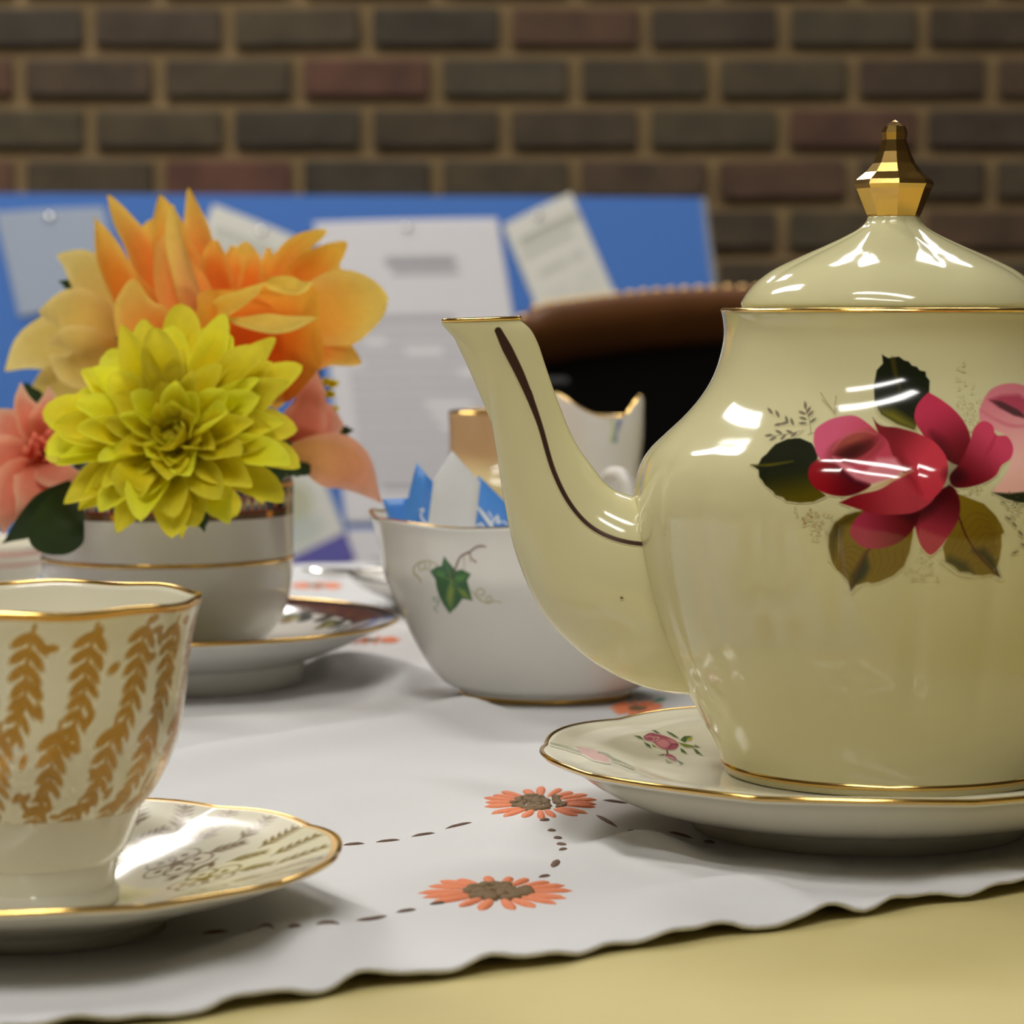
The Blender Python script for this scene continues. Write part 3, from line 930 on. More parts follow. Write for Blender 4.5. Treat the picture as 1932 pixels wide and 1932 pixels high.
# the red rose
cr_.poly([(1380, 366), (1440, 400), (1520, 460), (1588, 540), (1624, 640), (1606, 720), (1570, 790), (1490, 760), (1400, 680), (1340, 600), (1300, 520), (1310, 450), (1345, 400)],
         grad((1420, 440), (186, 50, 78), (1545, 770), (92, 12, 20)), 9, sm=90)
cr_.poly([(1400, 600), (1460, 640), (1520, 740), (1560, 800), (1500, 800), (1430, 700)], (70, 14, 18), 70, .8)
cr_.poly([(1618, 650), (1650, 562), (1700, 533), (1748, 558), (1770, 612), (1832, 620), (1867, 685), (1852, 752), (1802, 790), (1768, 850), (1660, 905), (1530, 915), (1500, 860), (1570, 760)],
         grad((1790, 640), (196, 62, 90), (1560, 870), (96, 12, 20)), 9, sm=90)
cr_.stroke([(1768, 612), (1740, 680), (1690, 760)], [3, 16, 6], (150, 34, 56), 26, .6, sm=10)
cr_.poly([(1500, 900), (1535, 925), (1562, 1010), (1552, 1100), (1500, 1190), (1440, 1272), (1392, 1306), (1342, 1262), (1310, 1170), (1300, 1090), (1400, 960)],
         grad((1420, 1240), (166, 46, 66), (1480, 960), (78, 12, 18)), 9, sm=90)
cr_.poly([(1340, 1050), (1290, 1160), (1210, 1232), (1100, 1267), (1010, 1262), (950, 1217), (928, 1170), (960, 1100), (1040, 1040), (1180, 1030)],
         grad((980, 1200), (160, 44, 72), (1270, 1090), (96, 14, 20)), 9, sm=90)
cr_.poly([(1180, 1050), (1330, 1040), (1480, 900), (1530, 880), (1500, 960), (1400, 1060), (1290, 1130)], (56, 8, 14), 60, .85)
cr_.poly([(862, 1004), (960, 960), (1100, 925), (1240, 840), (1330, 830), (1420, 960), (1320, 1052), (1180, 1073), (1050, 1062), (940, 1030)],
         grad((1250, 930), (172, 54, 66), (900, 1020), (124, 18, 28)), 9, sm=90)
cr_.poly([(1058, 510), (1100, 555), (1200, 570), (1330, 608), (1420, 658), (1482, 740), (1494, 830), (1462, 920), (1390, 985), (1320, 965), (1240, 840), (1170, 730), (1100, 620)],
         grad((1380, 760), (190, 52, 66), (1140, 600), (110, 22, 30)), 9, sm=90)
cr_.poly([(1100, 560), (1180, 640), (1280, 800), (1340, 960), (1240, 850), (1150, 700)], (120, 26, 34), 50, .7)
cr_.poly([(718, 650), (728, 585), (800, 530), (880, 505), (960, 503), (1030, 545), (1080, 590), (1140, 640), (1170, 720), (1200, 800), (1120, 860), (1000, 900), (850, 850), (770, 770), (735, 720)],
         grad((800, 600), (196, 84, 112), (1080, 760), (176, 60, 76)), 9, sm=90)
cr_.poly([(745, 752), (700, 790), (688, 850), (720, 912), (790, 952), (900, 969), (1000, 940), (1050, 900), (980, 860), (860, 790)],
         grad((740, 900), (140, 18, 28), (960, 880), (88, 10, 18)), 9, sm=90)
cr_.ell(960, 690, 150, 72, -.36, (104, 34, 34), 50)
cr_.ell(950, 640, 110, 30, -.42, (150, 74, 56), 40, .8)
cr_.ell(940, 710, 90, 36, -.4, (58, 14, 14), 40, .9)
cr_.stroke([(830, 700), (900, 620), (1010, 590), (1080, 610)], [6, 12, 10, 4], (190, 96, 100), 16, .7, sm=14)
cr_.stroke([(840, 740), (960, 760), (1060, 700), (1110, 640)], [8, 14, 12, 6], (176, 60, 70), 20, .8, sm=14)
cr_.poly([(830, 740), (930, 790), (1000, 840), (1090, 745), (1190, 745), (1240, 810), (1200, 860), (1040, 900), (960, 880), (880, 810)], (206, 118, 128), 26)
cr_.poly([(870, 810), (960, 870), (1040, 900), (980, 905), (900, 860)], (70, 14, 24), 30)
cr_.stroke([(1010, 940), (1120, 900), (1220, 850), (1290, 820)], [4, 14, 16, 6], (188, 146, 100), 18, sm=14)
cr_.ell(1535, 850, 60, 46, .2, (46, 8, 14), 60, .85)
dense = catmull(outer, 1500)
def tp_exact(p, lift):
    dx, dy = p[..., 0] - TP_X, p[..., 1] - TP_Y
    th = np.arctan2(dy, dx)
    r0 = np.interp(p[..., 2], dense[:, 1], dense[:, 0])
    r1, _ = tp_mod(th, r0, p[..., 2])
    o_ = np.stack([TP_X + (r1 + lift) * np.cos(th), TP_Y + (r1 + lift) * np.sin(th), p[..., 2]], -1)
    o_[np.isnan(p)] = np.nan
    return o_
pos = project(cr_, [(tp_v, tp_f)], .00014, lambda x, y: (1300 + q * x, 620 + q * y), exact=tp_exact)
o = cr_.mesh('painted_roses', pos, CREAMP, teapot); o['label'] = 'painted red rose spray with dark and olive leaves'

# ---- saucers
def saucer(name, label, ax, ay, prof, mat, n=256, mod=None, gold=None, group=None):
    t = empty(name, (ax, ay, TZ), label, 'saucer', group)
    v, f = revolve(prof, ax, ay, n, mod)
    obj('dish', v, f, mat, t)
    return t, v, f

# teapot saucer, rim pixel (1022,1410)
zr = float(P(1022, 1410, TS_Y)[2]); Rr = TS_X - float(P(1022, 1410, TS_Y)[0])
zt = tp_base_z
def scal(n, amp, r0, zamp=0.0, ph=0.0):
    def m(th, r, z):
        k = smooth(r0 * .62, r0, r)
        w = np.abs(np.sin(th * n / 2 + ph))
        return r * (1 + amp * k * (w - .6)), z + zamp * k * (w - .6)
    return m
zt -= .0001
top = catmull([(0, zt), (.030, zt), (.050, zt + .0000), (.058, zt + .0010), (.070, zt + .0046), (.080, zr - .0012), (Rr - .0006, zr)], 40)
bot = catmull([(Rr - .0002, zr - .0014), (.080, zr - .0042), (.068, TZ + .0100), (.056, TZ + .0062), (.0475, TZ + .0050)], 24)
prof = np.vstack([[[0, TZ + .004], [.041, TZ + .004], [.0425, TZ + .00015], [.0455, TZ + .00015], [.0470, TZ + .0045]], bot[::-1], [[Rr + .0002, zr - .0006]], top[::-1]])
m_ = scal(10, .018, Rr, .0008, .5)
ts, ts_v, ts_f = saucer('saucer', 'white saucer with pink rose sprigs and gold rim under the teapot', TS_X, TS_Y, prof, IVORY, 300, m_)
v, f = ring(Rr, zr - .0003, .0007, TS_X, TS_Y, 300, mod=m_)
obj('gilt_rim', v, f, GOLD, ts)
q8 = 260 / 1932
cr_ = Canvas(380, 1420, 260, 800, 5.5, 1.45)
G1, G2 = (70, 92, 52), (108, 116, 50)
cr_.poly([(410, 355), (500, 365), (570, 420), (490, 400)], G1); cr_.poly([(550, 440), (640, 490), (660, 540), (590, 500)], G1); cr_.poly([(660, 470), (740, 520), (690, 520)], G2)
cr_.poly([(660, 285), (720, 285), (800, 340), (740, 330)], G1); cr_.poly([(865, 290), (950, 325), (1060, 400), (990, 385), (900, 330)], G1); cr_.poly([(1060, 420), (1120, 365), (1230, 365), (1190, 400), (1130, 460)], G1)
cr_.poly([(1160, 400), (1240, 370), (1230, 420), (1160, 440)], (150, 146, 60)); cr_.poly([(1020, 450), (1160, 480), (1330, 520), (1250, 530), (1120, 520)], G2)
cr_.poly([(1060, 530), (1120, 560), (1170, 620), (1080, 590)], G1); cr_.poly([(1240, 530), (1300, 560), (1390, 645), (1290, 610)], G1); cr_.poly([(1260, 480), (1350, 525), (1290, 530)], (84, 88, 84))
cr_.poly([(750, 630), (840, 615), (830, 640)], G1); cr_.poly([(850, 690), (960, 740), (880, 735)], G2); cr_.poly([(1010, 690), (1110, 745), (1080, 775)], G1); cr_.stroke([(880, 570), (890, 620)], 26, G1)
cr_.poly([(545, 370), (640, 320), (760, 340), (900, 380), (1010, 440), (1045, 500), (1000, 550), (870, 560), (760, 520), (680, 450), (570, 415)], (142, 78, 88), sm=40)
cr_.poly([(720, 450), (800, 410), (900, 440), (910, 490), (860, 530), (770, 510)], (178, 118, 120), 40, sm=24)
cr_.poly([(880, 390), (1000, 440), (1010, 480), (940, 460)], (176, 120, 118), 30)
cr_.stroke([(580, 380), (660, 370), (700, 420), (660, 440)], 14, (180, 130, 128), sm=14); cr_.stroke([(900, 540), (960, 480), (1030, 490)], 16, (118, 60, 76), sm=10)
cr_.stroke([(690, 380), (770, 390), (720, 430)], 12, (190, 150, 134), sm=10)
cr_.poly([(830, 620), (900, 615), (1010, 670), (1025, 715), (960, 710), (880, 660)], (146, 86, 98), sm=20)
cr_.stroke([(880, 650), (960, 680)], 16, (186, 130, 132))
pos = project(cr_, [(ts_v, ts_f)], .0001, lambda x, y: (1140 + q8 * x, 1340 + q8 * y))
o = cr_.mesh('painted_sprig', pos, IVORYP, ts); o['label'] = 'painted pink rose sprig'
cr_ = Canvas(1036, 1200, 1388, 1460, .8, 1.8)
cr_.stroke([(1040, 1404), (1070, 1412), (1095, 1420)], 5, (104, 112, 84), 3, .8); cr_.stroke([(1140, 1424), (1170, 1438), (1196, 1450)], [4, 5, 2], (84, 100, 64), 3, .8)
cr_.poly([(1088, 1410), (1120, 1414), (1150, 1428), (1150, 1440), (1120, 1434), (1094, 1420)], (168, 124, 122), 5, .9)
cr_.stroke([(1130, 1420), (1146, 1424), (1160, 1436)], 4, (92, 106, 66), 3, .8)
pos = project(cr_, [(ts_v, ts_f)], .0001)
o = cr_.mesh('painted_sprig', pos, IVORYP, ts)

# ---- cup and saucer with gilt ferns
zr = float(P(640, 1602, GC_Y)[2]); Rr = float(P(640, 1602, GC_Y)[0]) - GC_X
gsz = TZ + .0060
gs = empty('saucer', (GC_X, GC_Y, TZ), 'ivory scalloped saucer with gilt fern and flower print', 'saucer')
m_ = scal(12, .012, Rr, .0006, .15)
top = catmull([(0, gsz), (.022, gsz), (.027, gsz + .0006), (.038, gsz + .0035), (.050, gsz + .0068), (.060, gsz + .0098), (Rr - .0008, zr)], 150)
bot = catmull([(Rr - .0002, zr - .0014), (.058, TZ + .0120), (.046, TZ + .0082), (.036, TZ + .005), (.0315, TZ + .0035)], 24)
prof = np.vstack([[[0, TZ + .003], [.0265, TZ + .003], [.0275, TZ + .00015], [.0300, TZ + .00015], [.0312, TZ + .003]], bot[::-1], [[Rr + .0001, zr - .0007]]])
v, f = revolve(np.vstack([prof, top[::-1][:1]]), GC_X, GC_Y, 300, m_)
obj('underside', v, f, IVORY, gs)
NT = 640
cg = Canvas(0, NT, 0, 149, 1, 1.0)
seg = np.concatenate([[0], np.cumsum(np.hypot(*np.diff(top, axis=0).T))]); arc = seg[-1]
BR = (118, 92, 54)
U = NT / (2 * math.pi)                      # columns per radian
def gs_frond(th, r0, r1, tw, n, ll, lw):
    pts = [((th + tw * k / 3) * U, (r0 + (r1 - r0) * k / 3) / Rr * 149) for k in range(4)]
    cg.frond(pts, n, ll, lw, BR, metal=.12, spread=.6, stem=.9)
rr = random.Random(4)
for k in range(30):
    th = k / 30 * 6.283
    gs_frond(th, .0525, .0660, .09, 5, 4.4, 1.25)
for k in range(24):
    th = (k + .5) / 24 * 6.283
    gs_frond(th, .0435, .0515, -.07, 4, 4.4, 1.3)
for k in range(12):
    th = (k + .35) / 12 * 6.283 * U
    for q5 in range(5):
        a = q5 / 5 * 6.283 + k
        ex, ey = th + math.cos(a) * 12, 78 + math.sin(a) * 11
        w5 = [(ex + math.cos(b5) * 9, ey + math.sin(b5) * 8) for b5 in np.linspace(0, 6.283, 13)]
        cg.stroke(w5, 1.3, BR, metal=.12)
        cg.ell(ex, ey, 2.4, 2, 0, BR, metal=.12)
    cg.ell(th, 78, 4, 3.6, 0, BR, metal=.12)
    cg.frond([(th - 20, 92), (th - 26, 82), (th - 24, 66)], 3, 5, 1.7, BR, metal=.12, spread=.6, stem=1.2)
cg.stroke([(0, 148), (NT, 148)], 2.5, (205, 150, 60), metal=1.0)
ix = np.arange(NT + 1) / NT * 2 * math.pi
TH, K = np.meshgrid(ix, np.arange(150))
R = top[np.clip(K.astype(int), 0, 149), 0]; Zq = top[np.clip(K.astype(int), 0, 149), 1]
R, Zq = m_(TH, R.copy(), Zq.copy())
pos = np.stack([GC_X + R * np.cos(TH), GC_Y + R * np.sin(TH), Zq], -1)
cg.mesh('gilt_printed_dish', pos, IVORYP, gs, keep_all=True)
v, f = ring(Rr, zr - .0004, .00065, GC_X, GC_Y, 300, mod=m_)
obj('gilt_rim', v, f, GOLD, gs)

cup = empty('teacup', (GC_X, GC_Y, gsz), 'ivory teacup with all-over gold fern print', 'teacup')
out = prof_px([(228, 1556), (238, 1540), (268, 1512), (300, 1466), (330, 1398), (345, 1320), (355, 1240), (365, 1180), (379, 1130)], 60, GC_Y)
gz = gsz + .0001
out = catmull(np.vstack([[[.0180, gz + .0040]], out]), 170)
rimz = out[-1, 1]
inn = catmull([(out[-1, 0] - .0012, rimz + .0002), (out[-1, 0] - .0032, rimz - .008), (.0310, rimz - .022), (.0270, rimz - .038), (.018, gz + .009), (0, gz + .0065)], 40)
def cup_mod(th, r, z):
    k = smooth(rimz - .020, rimz, z) * smooth(.030, .036, r)
    return r * (1 + .0025 * k * np.cos(th * 8)), z + .0003 * k * np.cos(th * 8)
cg = Canvas(0, NT, 0, 169, 1, 1.0)
rows = [(163, 104, 7), (110, 60, 6), (66, 26, 5)]
for k in range(18):
    for r_i, (va, vb, nn) in enumerate(rows):
        u0 = (k + .5 * r_i + rr.uniform(-.12, .12)) / 18 * NT
        sg = -1
        for du in (0, NT):
            cg.frond([(u0 + du, va), (u0 + du - 5, va * .6 + vb * .4), (u0 + du - 7, va * .3 + vb * .7), (u0 + du - 14, vb)], nn, 8.2, 3.2, (176, 134, 62), metal=.55, spread=.8, stem=2.6)
        for _ in range(4):
            cg.ell(u0 + rr.uniform(-14, 14), rr.uniform(vb, va), 5, 2.6, rr.uniform(0, 3), (176, 134, 62), metal=.55)
cg.stroke([(0, 168), (NT, 168)], 4, (205, 150, 60), metal=1.0)
TH, K = np.meshgrid(ix, np.arange(170))
R = out[np.clip(K.astype(int), 0, 169), 0]; Zq = out[np.clip(K.astype(int), 0, 169), 1]
R, Zq = cup_mod(TH, R.copy(), Zq.copy())
pos = np.stack([GC_X + R * np.cos(TH), GC_Y + R * np.sin(TH), Zq], -1)
cg.mesh('gilt_printed_bowl', pos, IVORYP, cup, keep_all=True)
v, f = revolve(np.vstack([out[-1:], inn]), GC_X, GC_Y, 200, cup_mod)
obj('inside', v, f, IVORY, cup)
v, f = revolve([(0, gz + .002), (.0155, gz + .002), (.0165, gz), (.0190, gz), (.0192, gz + .0025), (.0178, gz + .0045)], GC_X, GC_Y, 96)
obj('foot', v, f, IVORY, cup)
v, f = ring(out[-1, 0] - .0006, rimz + .0002, .0007, GC_X, GC_Y, 200, mod=cup_mod)
obj('gilt_rim', v, f, GOLD, cup)
hp = catmull([(GC_X - .0335, GC_Y - .006, rimz - .016), (GC_X - .047, GC_Y - .009, rimz - .010), (GC_X - .055, GC_Y - .010, rimz - .022), (GC_X - .046, GC_Y - .009, rimz - .040), (GC_X - .029, GC_Y - .005, rimz - .043)], 30)
v, f = tube(hp, .0026, 10, .8, up=(0, 1, 0))
obj('handle', v, f, IVORY, cup)

# ---- white cup (holding the flowers) and its dark bordered saucer
zr = float(P(748, 1166, WC_Y)[2]); Rr = float(P(748, 1166, WC_Y)[0]) - WC_X
wsz = TZ + .0105
ws = empty('saucer', (WC_X, WC_Y, TZ), 'white saucer with dark blue and maroon printed border under flower cup', 'saucer')
top = catmull([(0, wsz), (.028, wsz), (.034, wsz + .0008), (.050, wsz + .0045), (.066, wsz + .009), (.078, wsz + .0125), (Rr - .0006, zr)], 60)
bot = catmull([(Rr, zr - .0012), (.079, zr - .0045), (.068, TZ + .0145), (.057, TZ + .0100), (.0515, TZ + .0085)], 24)
prof = np.vstack([[[0, TZ + .006], [.047, TZ + .006], [.0485, TZ + .00015], [.0508, TZ + .00015], [.0515, TZ + .007]], bot[::-1], [[Rr + .0002, zr - .0006]], top[::-1]])
v, f = revolve(prof, WC_X, WC_Y, 200)
obj('dish', v, f, WHITE, ws)
v, f = ring(Rr, zr - .0004, .0008, WC_X, WC_Y, 200)
obj('gilt_rim', v, f, GOLD, ws)
NT2, NR2 = 420, 40
cg = Canvas(0, NT2, 0, NR2 - 1, 1, .8)
cg.poly([(-5, 33), (NT2 + 5, 33), (NT2 + 5, 45), (-5, 45)], (22, 26, 44))
cg.poly([(-5, 20), (NT2 + 5, 20), (NT2 + 5, 33.5), (-5, 33.5)], (96, 52, 54))
for k in range(28):
    u0 = (k + .5) / 28 * NT2
    cg.ell(u0, 17, 4, 5, 0, (52, 66, 62), metal=0)
    if k % 2:
        cg.ell(u0 - 5, 14, 3.4, 4, 0, (46, 62, 76)); cg.ell(u0 + 3, 11, 4, 4.6, 0, (140, 120, 40)); cg.ell(u0, 13, 2.2, 2.4, 0, (206, 204, 150))
        cg.ell(u0 + 7, 15, 3, 4, .4, (84, 88, 36))
    cg.ell(u0 + 7, 26, 3, 2.5, 0, (130, 86, 50), alpha=.7)
TH, K = np.meshgrid(np.arange(NT2 + 1) / NT2 * 2 * math.pi, np.arange(NR2))
rI = np.linspace(Rr - .034, Rr - .0004, NR2)
zI = np.interp(rI, top[:, 0], top[:, 1]) + .00012
pos = np.stack([WC_X + rI[K.astype(int)] * np.cos(TH), WC_Y + rI[K.astype(int)] * np.sin(TH), zI[K.astype(int)]], -1)
cg.mesh('printed_border', pos, WHITEP, ws)

wcup = empty('teacup', (WC_X, WC_Y, wsz), 'white straight-sided teacup with ornate red and gold band, holding flowers', 'teacup')
out = prof_px([(430, 1226), (470, 1216), (497, 1204), (522, 1180), (541, 1140), (550, 1092), (553, 1055), (553, 980), (554, 908)], 317, WC_Y)
out = catmull(np.vstack([[[.020, wsz + .0001], [.0225, wsz + .0001]], out[1:]]), 70)
rimz2, RW = out[-1, 1], out[-1, 0]
prof = np.vstack([[[0, wsz + .0008]], out, [[RW - .0008, rimz2 + .0006], [RW - .0024, rimz2 - .0003], [RW - .0026, rimz2 - .020], [RW - .004, rimz2 - .036], [RW - .010, rimz2 - .048], [0, wsz + .006]]])
v, f = revolve(prof, WC_X, WC_Y, 160)
obj('bowl', v, f, WHITE, wcup)
zl = float(P(553, 1049, WC_Y)[2])
rl = np.interp(zl, out[:, 1], out[:, 0])
v, f = revolve([(rl - .0006, zl - .0008), (rl + .00022, zl - .0008), (rl + .00022, zl + .0008), (rl - .0006, zl + .0008)], WC_X, WC_Y, 160)
obj('gilt_line', v, f, GOLD, wcup)
zbt = float(P(553, 968, WC_Y)[2])
NT3, NV3 = 760, 44
cg = Canvas(0, NT3, 0, NV3 - 1, 1, 1.5)
cg.poly([(-5, -5), (NT3 + 5, -5), (NT3 + 5, 50), (-5, 50)], (96, 40, 26))
cg.poly([(-5, 39), (NT3 + 5, 39), (NT3 + 5, 50), (-5, 50)], (206, 138, 44), metal=.7)
cg.poly([(-5, 33), (NT3 + 5, 33), (NT3 + 5, 38), (-5, 38)], (26, 24, 34))
cg.poly([(-5, -5), (NT3 + 5, -5), (NT3 + 5, 8), (-5, 8)], (74, 52, 34))
for k in range(0, NT3, 3):
    cg.stroke([(k, 0), (k, 8)], 1, (120, 86, 44), alpha=.7)
for k in range(76):
    u0 = k * 10 + 5
    if k % 8 < 5:
        cg.poly([(u0 - 3.6, 12), (u0 - 4.2, 20), (u0, 31), (u0 + 4.2, 20), (u0 + 3.6, 12)], (186, 178, 142))
        cg.ell(u0, 15, 2.0, 3.6, 0, (34, 48, 88))
        cg.stroke([(u0 + 5, 9), (u0 + 5, 32)], 1.6, (150, 40, 24))
    elif k % 8 == 5:
        cg.poly([(u0 - 5, 0), (u0 + 5, 0), (u0 + 5, 9), (u0 - 5, 9)], (206, 132, 40), metal=.6)
        cg.ell(u0, 20, 6, 10, .4, (28, 36, 60))
    elif k % 8 == 6:
        cg.ell(u0, 22, 4, 8, 0, (202, 130, 44), metal=.6)
        cg.ell(u0, 22, 2, 4, 0, (40, 50, 92))
    else:
        cg.ell(u0, 20, 6, 10, -.4, (28, 36, 60)); cg.ell(u0 + 1, 30, 3, 3, 0, (200, 120, 50), metal=.5)
TH, K = np.meshgrid(np.arange(NT3 + 1) / NT3 * 2 * math.pi, np.arange(NV3))
zI = np.linspace(zbt, rimz2 - .0002, NV3)
rI = np.interp(zI, out[20:, 1], out[20:, 0]) + .00014
pos = np.stack([WC_X + rI[K.astype(int)] * np.cos(TH), WC_Y + rI[K.astype(int)] * np.sin(TH), zI[K.astype(int)]], -1)
o = cg.mesh('printed_band', pos, WHITEP, wcup, keep_all=True); o['label'] = 'ornate red, blue and gold band'
v, f = ring(RW - .0008, rimz2 + .0003, .0009, WC_X, WC_Y, 160)
obj('gilt_rim', v, f, GOLD, wcup)
hp = catmull([(WC_X - .012, WC_Y + .045, rimz2 - .012), (WC_X - .016, WC_Y + .062, rimz2 - .010), (WC_X - .018, WC_Y + .070, rimz2 - .024), (WC_X - .015, WC_Y + .060, rimz2 - .042), (WC_X - .011, WC_Y + .0435, rimz2 - .046)], 24)
v, f = tube(hp, .003, 10, .8, up=(1, 0, 0))
obj('handle', v, f, WHITE, wcup)

# ---- sugar bowl
sb = empty('sugar_bowl', (SB_X, SB_Y, TZ), 'white china sugar bowl with a painted green ivy leaf, full of sachets', 'bowl')
out = prof_px([(846, 1288), (820, 1266), (790, 1221), (760, 1162), (736, 1110), (722, 1075), (716, 1040), (705, 1003), (694, 975)], 1030, SB_Y)
out = catmull(np.vstack([[[.0308, TZ + .0040]], out]), 70)
rz = out[-1, 1]; rR = out[-1, 0]
prof = np.vstack([[[0, TZ + .003], [.0275, TZ + .003], [.0285, TZ + .0001], [.0312, TZ + .0001], [.0316, TZ + .0020], [.0304, TZ + .0040]], out,
                  [[rR - .0004, rz + .0006], [rR - .0022, rz - .0004], [rR - .006, rz - .008], [rR - .010, rz - .020], [.040, TZ + .026], [.028, TZ + .012], [0, TZ + .008]]])
def sb_mod(th, r, z):
    k = smooth(rz - .016, rz, z) * smooth(.04, .058, r)
    lip = np.exp(-((np.abs(((th - math.pi + .06) + math.pi) % (2 * math.pi) - math.pi)) / .16) ** 2)
    return r * (1 - .028 * k * (1 - lip) * (1 + .3 * np.cos(th * 6))), z + k * (.0024 * lip - .0006 * np.cos(th * 6))
sb_v, sb_f = revolve(prof, SB_X, SB_Y, 200, sb_mod)
obj('bowl', sb_v, sb_f, WHITE, sb)
v, f = ring(rR - .0008, rz + .0004, .00055, SB_X, SB_Y, 200, mod=sb_mod)
obj('gilt_rim', v, f, GOLD, sb)
v, f = ring(.0312, TZ + .0014, .0006, SB_X, SB_Y, 120, .0010)
obj('gilt_foot_ring', v, f, GOLD, sb)
q7 = 340 / 1932
cr_ = Canvas(650, 1660, 1050, 1830, 6.0, 1.7)
TG = (132, 128, 60)
ivy = [(1012, 1186), (1055, 1245), (1110, 1310), (1135, 1345), (1200, 1330), (1302, 1380), (1258, 1450), (1290, 1560), (1318, 1668), (1210, 1645), (1150, 1730), (1070, 1805), (1000, 1700), (960, 1620), (930, 1520), (920, 1440), (858, 1350), (930, 1300), (985, 1290)]
for pts, w_ in (([(945, 1285), (880, 1250), (800, 1240), (740, 1290), (760, 1340), (810, 1310), (800, 1250), (740, 1260), (690, 1310), (690, 1370), (720, 1400), (750, 1430), (765, 1470)], [8, 9, 9, 9, 9, 9, 9, 10, 11, 13, 16, 12, 6]),
                ([(850, 1250), (865, 1290), (840, 1330), (800, 1320)], 8),
                ([(1310, 1560), (1350, 1610), (1420, 1670), (1480, 1690), (1560, 1670), (1630, 1690)], [8, 12, 12, 12, 10, 6]),
                ([(1365, 1600), (1360, 1560), (1400, 1535), (1440, 1560), (1435, 1600), (1390, 1610)], 9), ([(1480, 1690), (1465, 1640), (1500, 1615), (1525, 1650), (1490, 1670)], 9)):
    cr_.stroke(pts, w_, TG, sm=40)
cr_.stroke([(890, 1640), (930, 1680), (960, 1660), (940, 1720), (910, 1740), (940, 1790)], 9, (96, 130, 90), sm=30)
cr_.stroke([(895, 1650), (920, 1625), (950, 1650)], 9, (96, 130, 90), sm=12)
cr_.stroke([(1110, 1390), (1140, 1300), (1190, 1195), (1290, 1140), (1350, 1095), (1410, 1080), (1455, 1088)], [28, 22, 20, 24, 20, 22, 14], (104, 78, 64), sm=30)
cr_.stroke([(1285, 1150), (1300, 1210), (1350, 1250)], [18, 14, 20], (120, 96, 62), sm=12); cr_.stroke([(1225, 1190), (1228, 1260), (1226, 1340)], 8, (150, 140, 96), sm=10); cr_.stroke([(1300, 1200), (1290, 1250)], 8, (140, 126, 80))
cr_.poly(ivy, (38, 78, 38), 9)
cr_.poly([(1050, 1560), (1085, 1470), (1120, 1540), (1110, 1640), (1090, 1740), (1060, 1700), (1040, 1640)], (116, 132, 46), 50, .9)
cr_.poly([(1160, 1540), (1230, 1560), (1290, 1640), (1220, 1620)], (124, 138, 48), 45, .9)
cr_.poly([(1140, 1400), (1240, 1390), (1220, 1450), (1150, 1470)], (66, 116, 46), 45, .8); cr_.poly([(940, 1340), (1020, 1370), (1010, 1410), (950, 1400)], (60, 112, 48), 40, .8)
cr_.poly([(1020, 1230), (1060, 1300), (1070, 1350), (1010, 1320)], (34, 84, 50), 40, .8)
for a_ in ((1070, 1790), (1310, 1660), (1290, 1385), (870, 1350), (1015, 1200)):
    cr_.stroke([(1092, 1450), a_], [14, 4], (92, 118, 58), 14, .7)
cr_.stroke([(1100, 1440), (1120, 1350)], [16, 22], (64, 60, 44), 14)
pos = project(cr_, [(sb_v, sb_f)], .0001, lambda x, y: (660 + q7 * x, 840 + q7 * y))
o = cr_.mesh('painted_ivy', pos, WHITEP, sb); o['label'] = 'painted green ivy leaf with tendrils'

# sachets standing in the bowl
def sachet(label, pts, D, col, lean=0.0, ridge=None, marks=None, th=.0016, rough=.35):
    pts = np.asarray(pts, float)
    c = pts.mean(0)
    rings = []
    for sc_, yy in ((1.0, .0), (.93, -.55), (.6, -1.0), (.0, -1.1)):
        rings.append((c + (pts - c) * sc_, yy))
    n = len(pts)
    V, Fc = [], []
    def ring_pts(rp, yy, sgn):
        out_ = []
        for p_ in rp:
            d_ = D + lean * (c[1] - p_[1]) * 1e-3
            w_ = P(p_[0], p_[1], d_)
            w_[1] += yy * th * sgn
            if ridge is not None: w_[1] -= .0016 * max(0, 1 - abs((p_[0] - c[0]) * ridge[0] + (p_[1] - c[1]) * ridge[1]) / 12)
            out_.append(w_)
        return out_
    for sgn in (1, -1):
        for rp, yy in rings:
            V += ring_pts(rp, yy, sgn)
    m = len(rings)
    for s_ in range(2):
        o_ = s_ * m * n
        for i in range(m - 1):
            for j in range(n):
                a_, b_ = o_ + i * n + j, o_ + i * n + (j + 1) % n
                qd = [a_, b_, b_ + n, a_ + n]
                Fc.append(tuple(qd if s_ else qd[::-1]))
    loc = P(c[0], c[1], D)
    root = empty('sugar_sachet', tuple(loc), label, 'sachet', 'sugar sachets in the white bowl')
    mat = plain('sachet_paper', srgb(col), rough=rough, noise=.06, nscale=120)
    v_ = np.array(V)
    obj('packet', v_, Fc, mat, root)
    if marks is not None:
        cv = marks()
        pm = porcelain('sachet_print', srgb(col), rough=rough, painted=True)
        pos_ = project(cv, [(v_, Fc)], .00025)
        cv.mesh('white_script', pos_, pm, root)
    return root
def sub(pts, n=6):
    o_ = []
    for a_, b_ in zip(pts, pts[1:] + pts[:1]):
        for k in range(n): o_.append((a_[0] + (b_[0] - a_[0]) * k / n, a_[1] + (b_[1] - a_[1]) * k / n))
    return o_
def marks2():
    c = Canvas(785, 825, 950, 1005, .8, 1.0)
    c.stroke([(792, 962), (797, 960), (798, 964), (793, 970), (797, 980), (806, 990), (812, 1000)], [4, 4, 3, 4, 5, 4, 3], (225, 232, 240), sm=24)
    return c
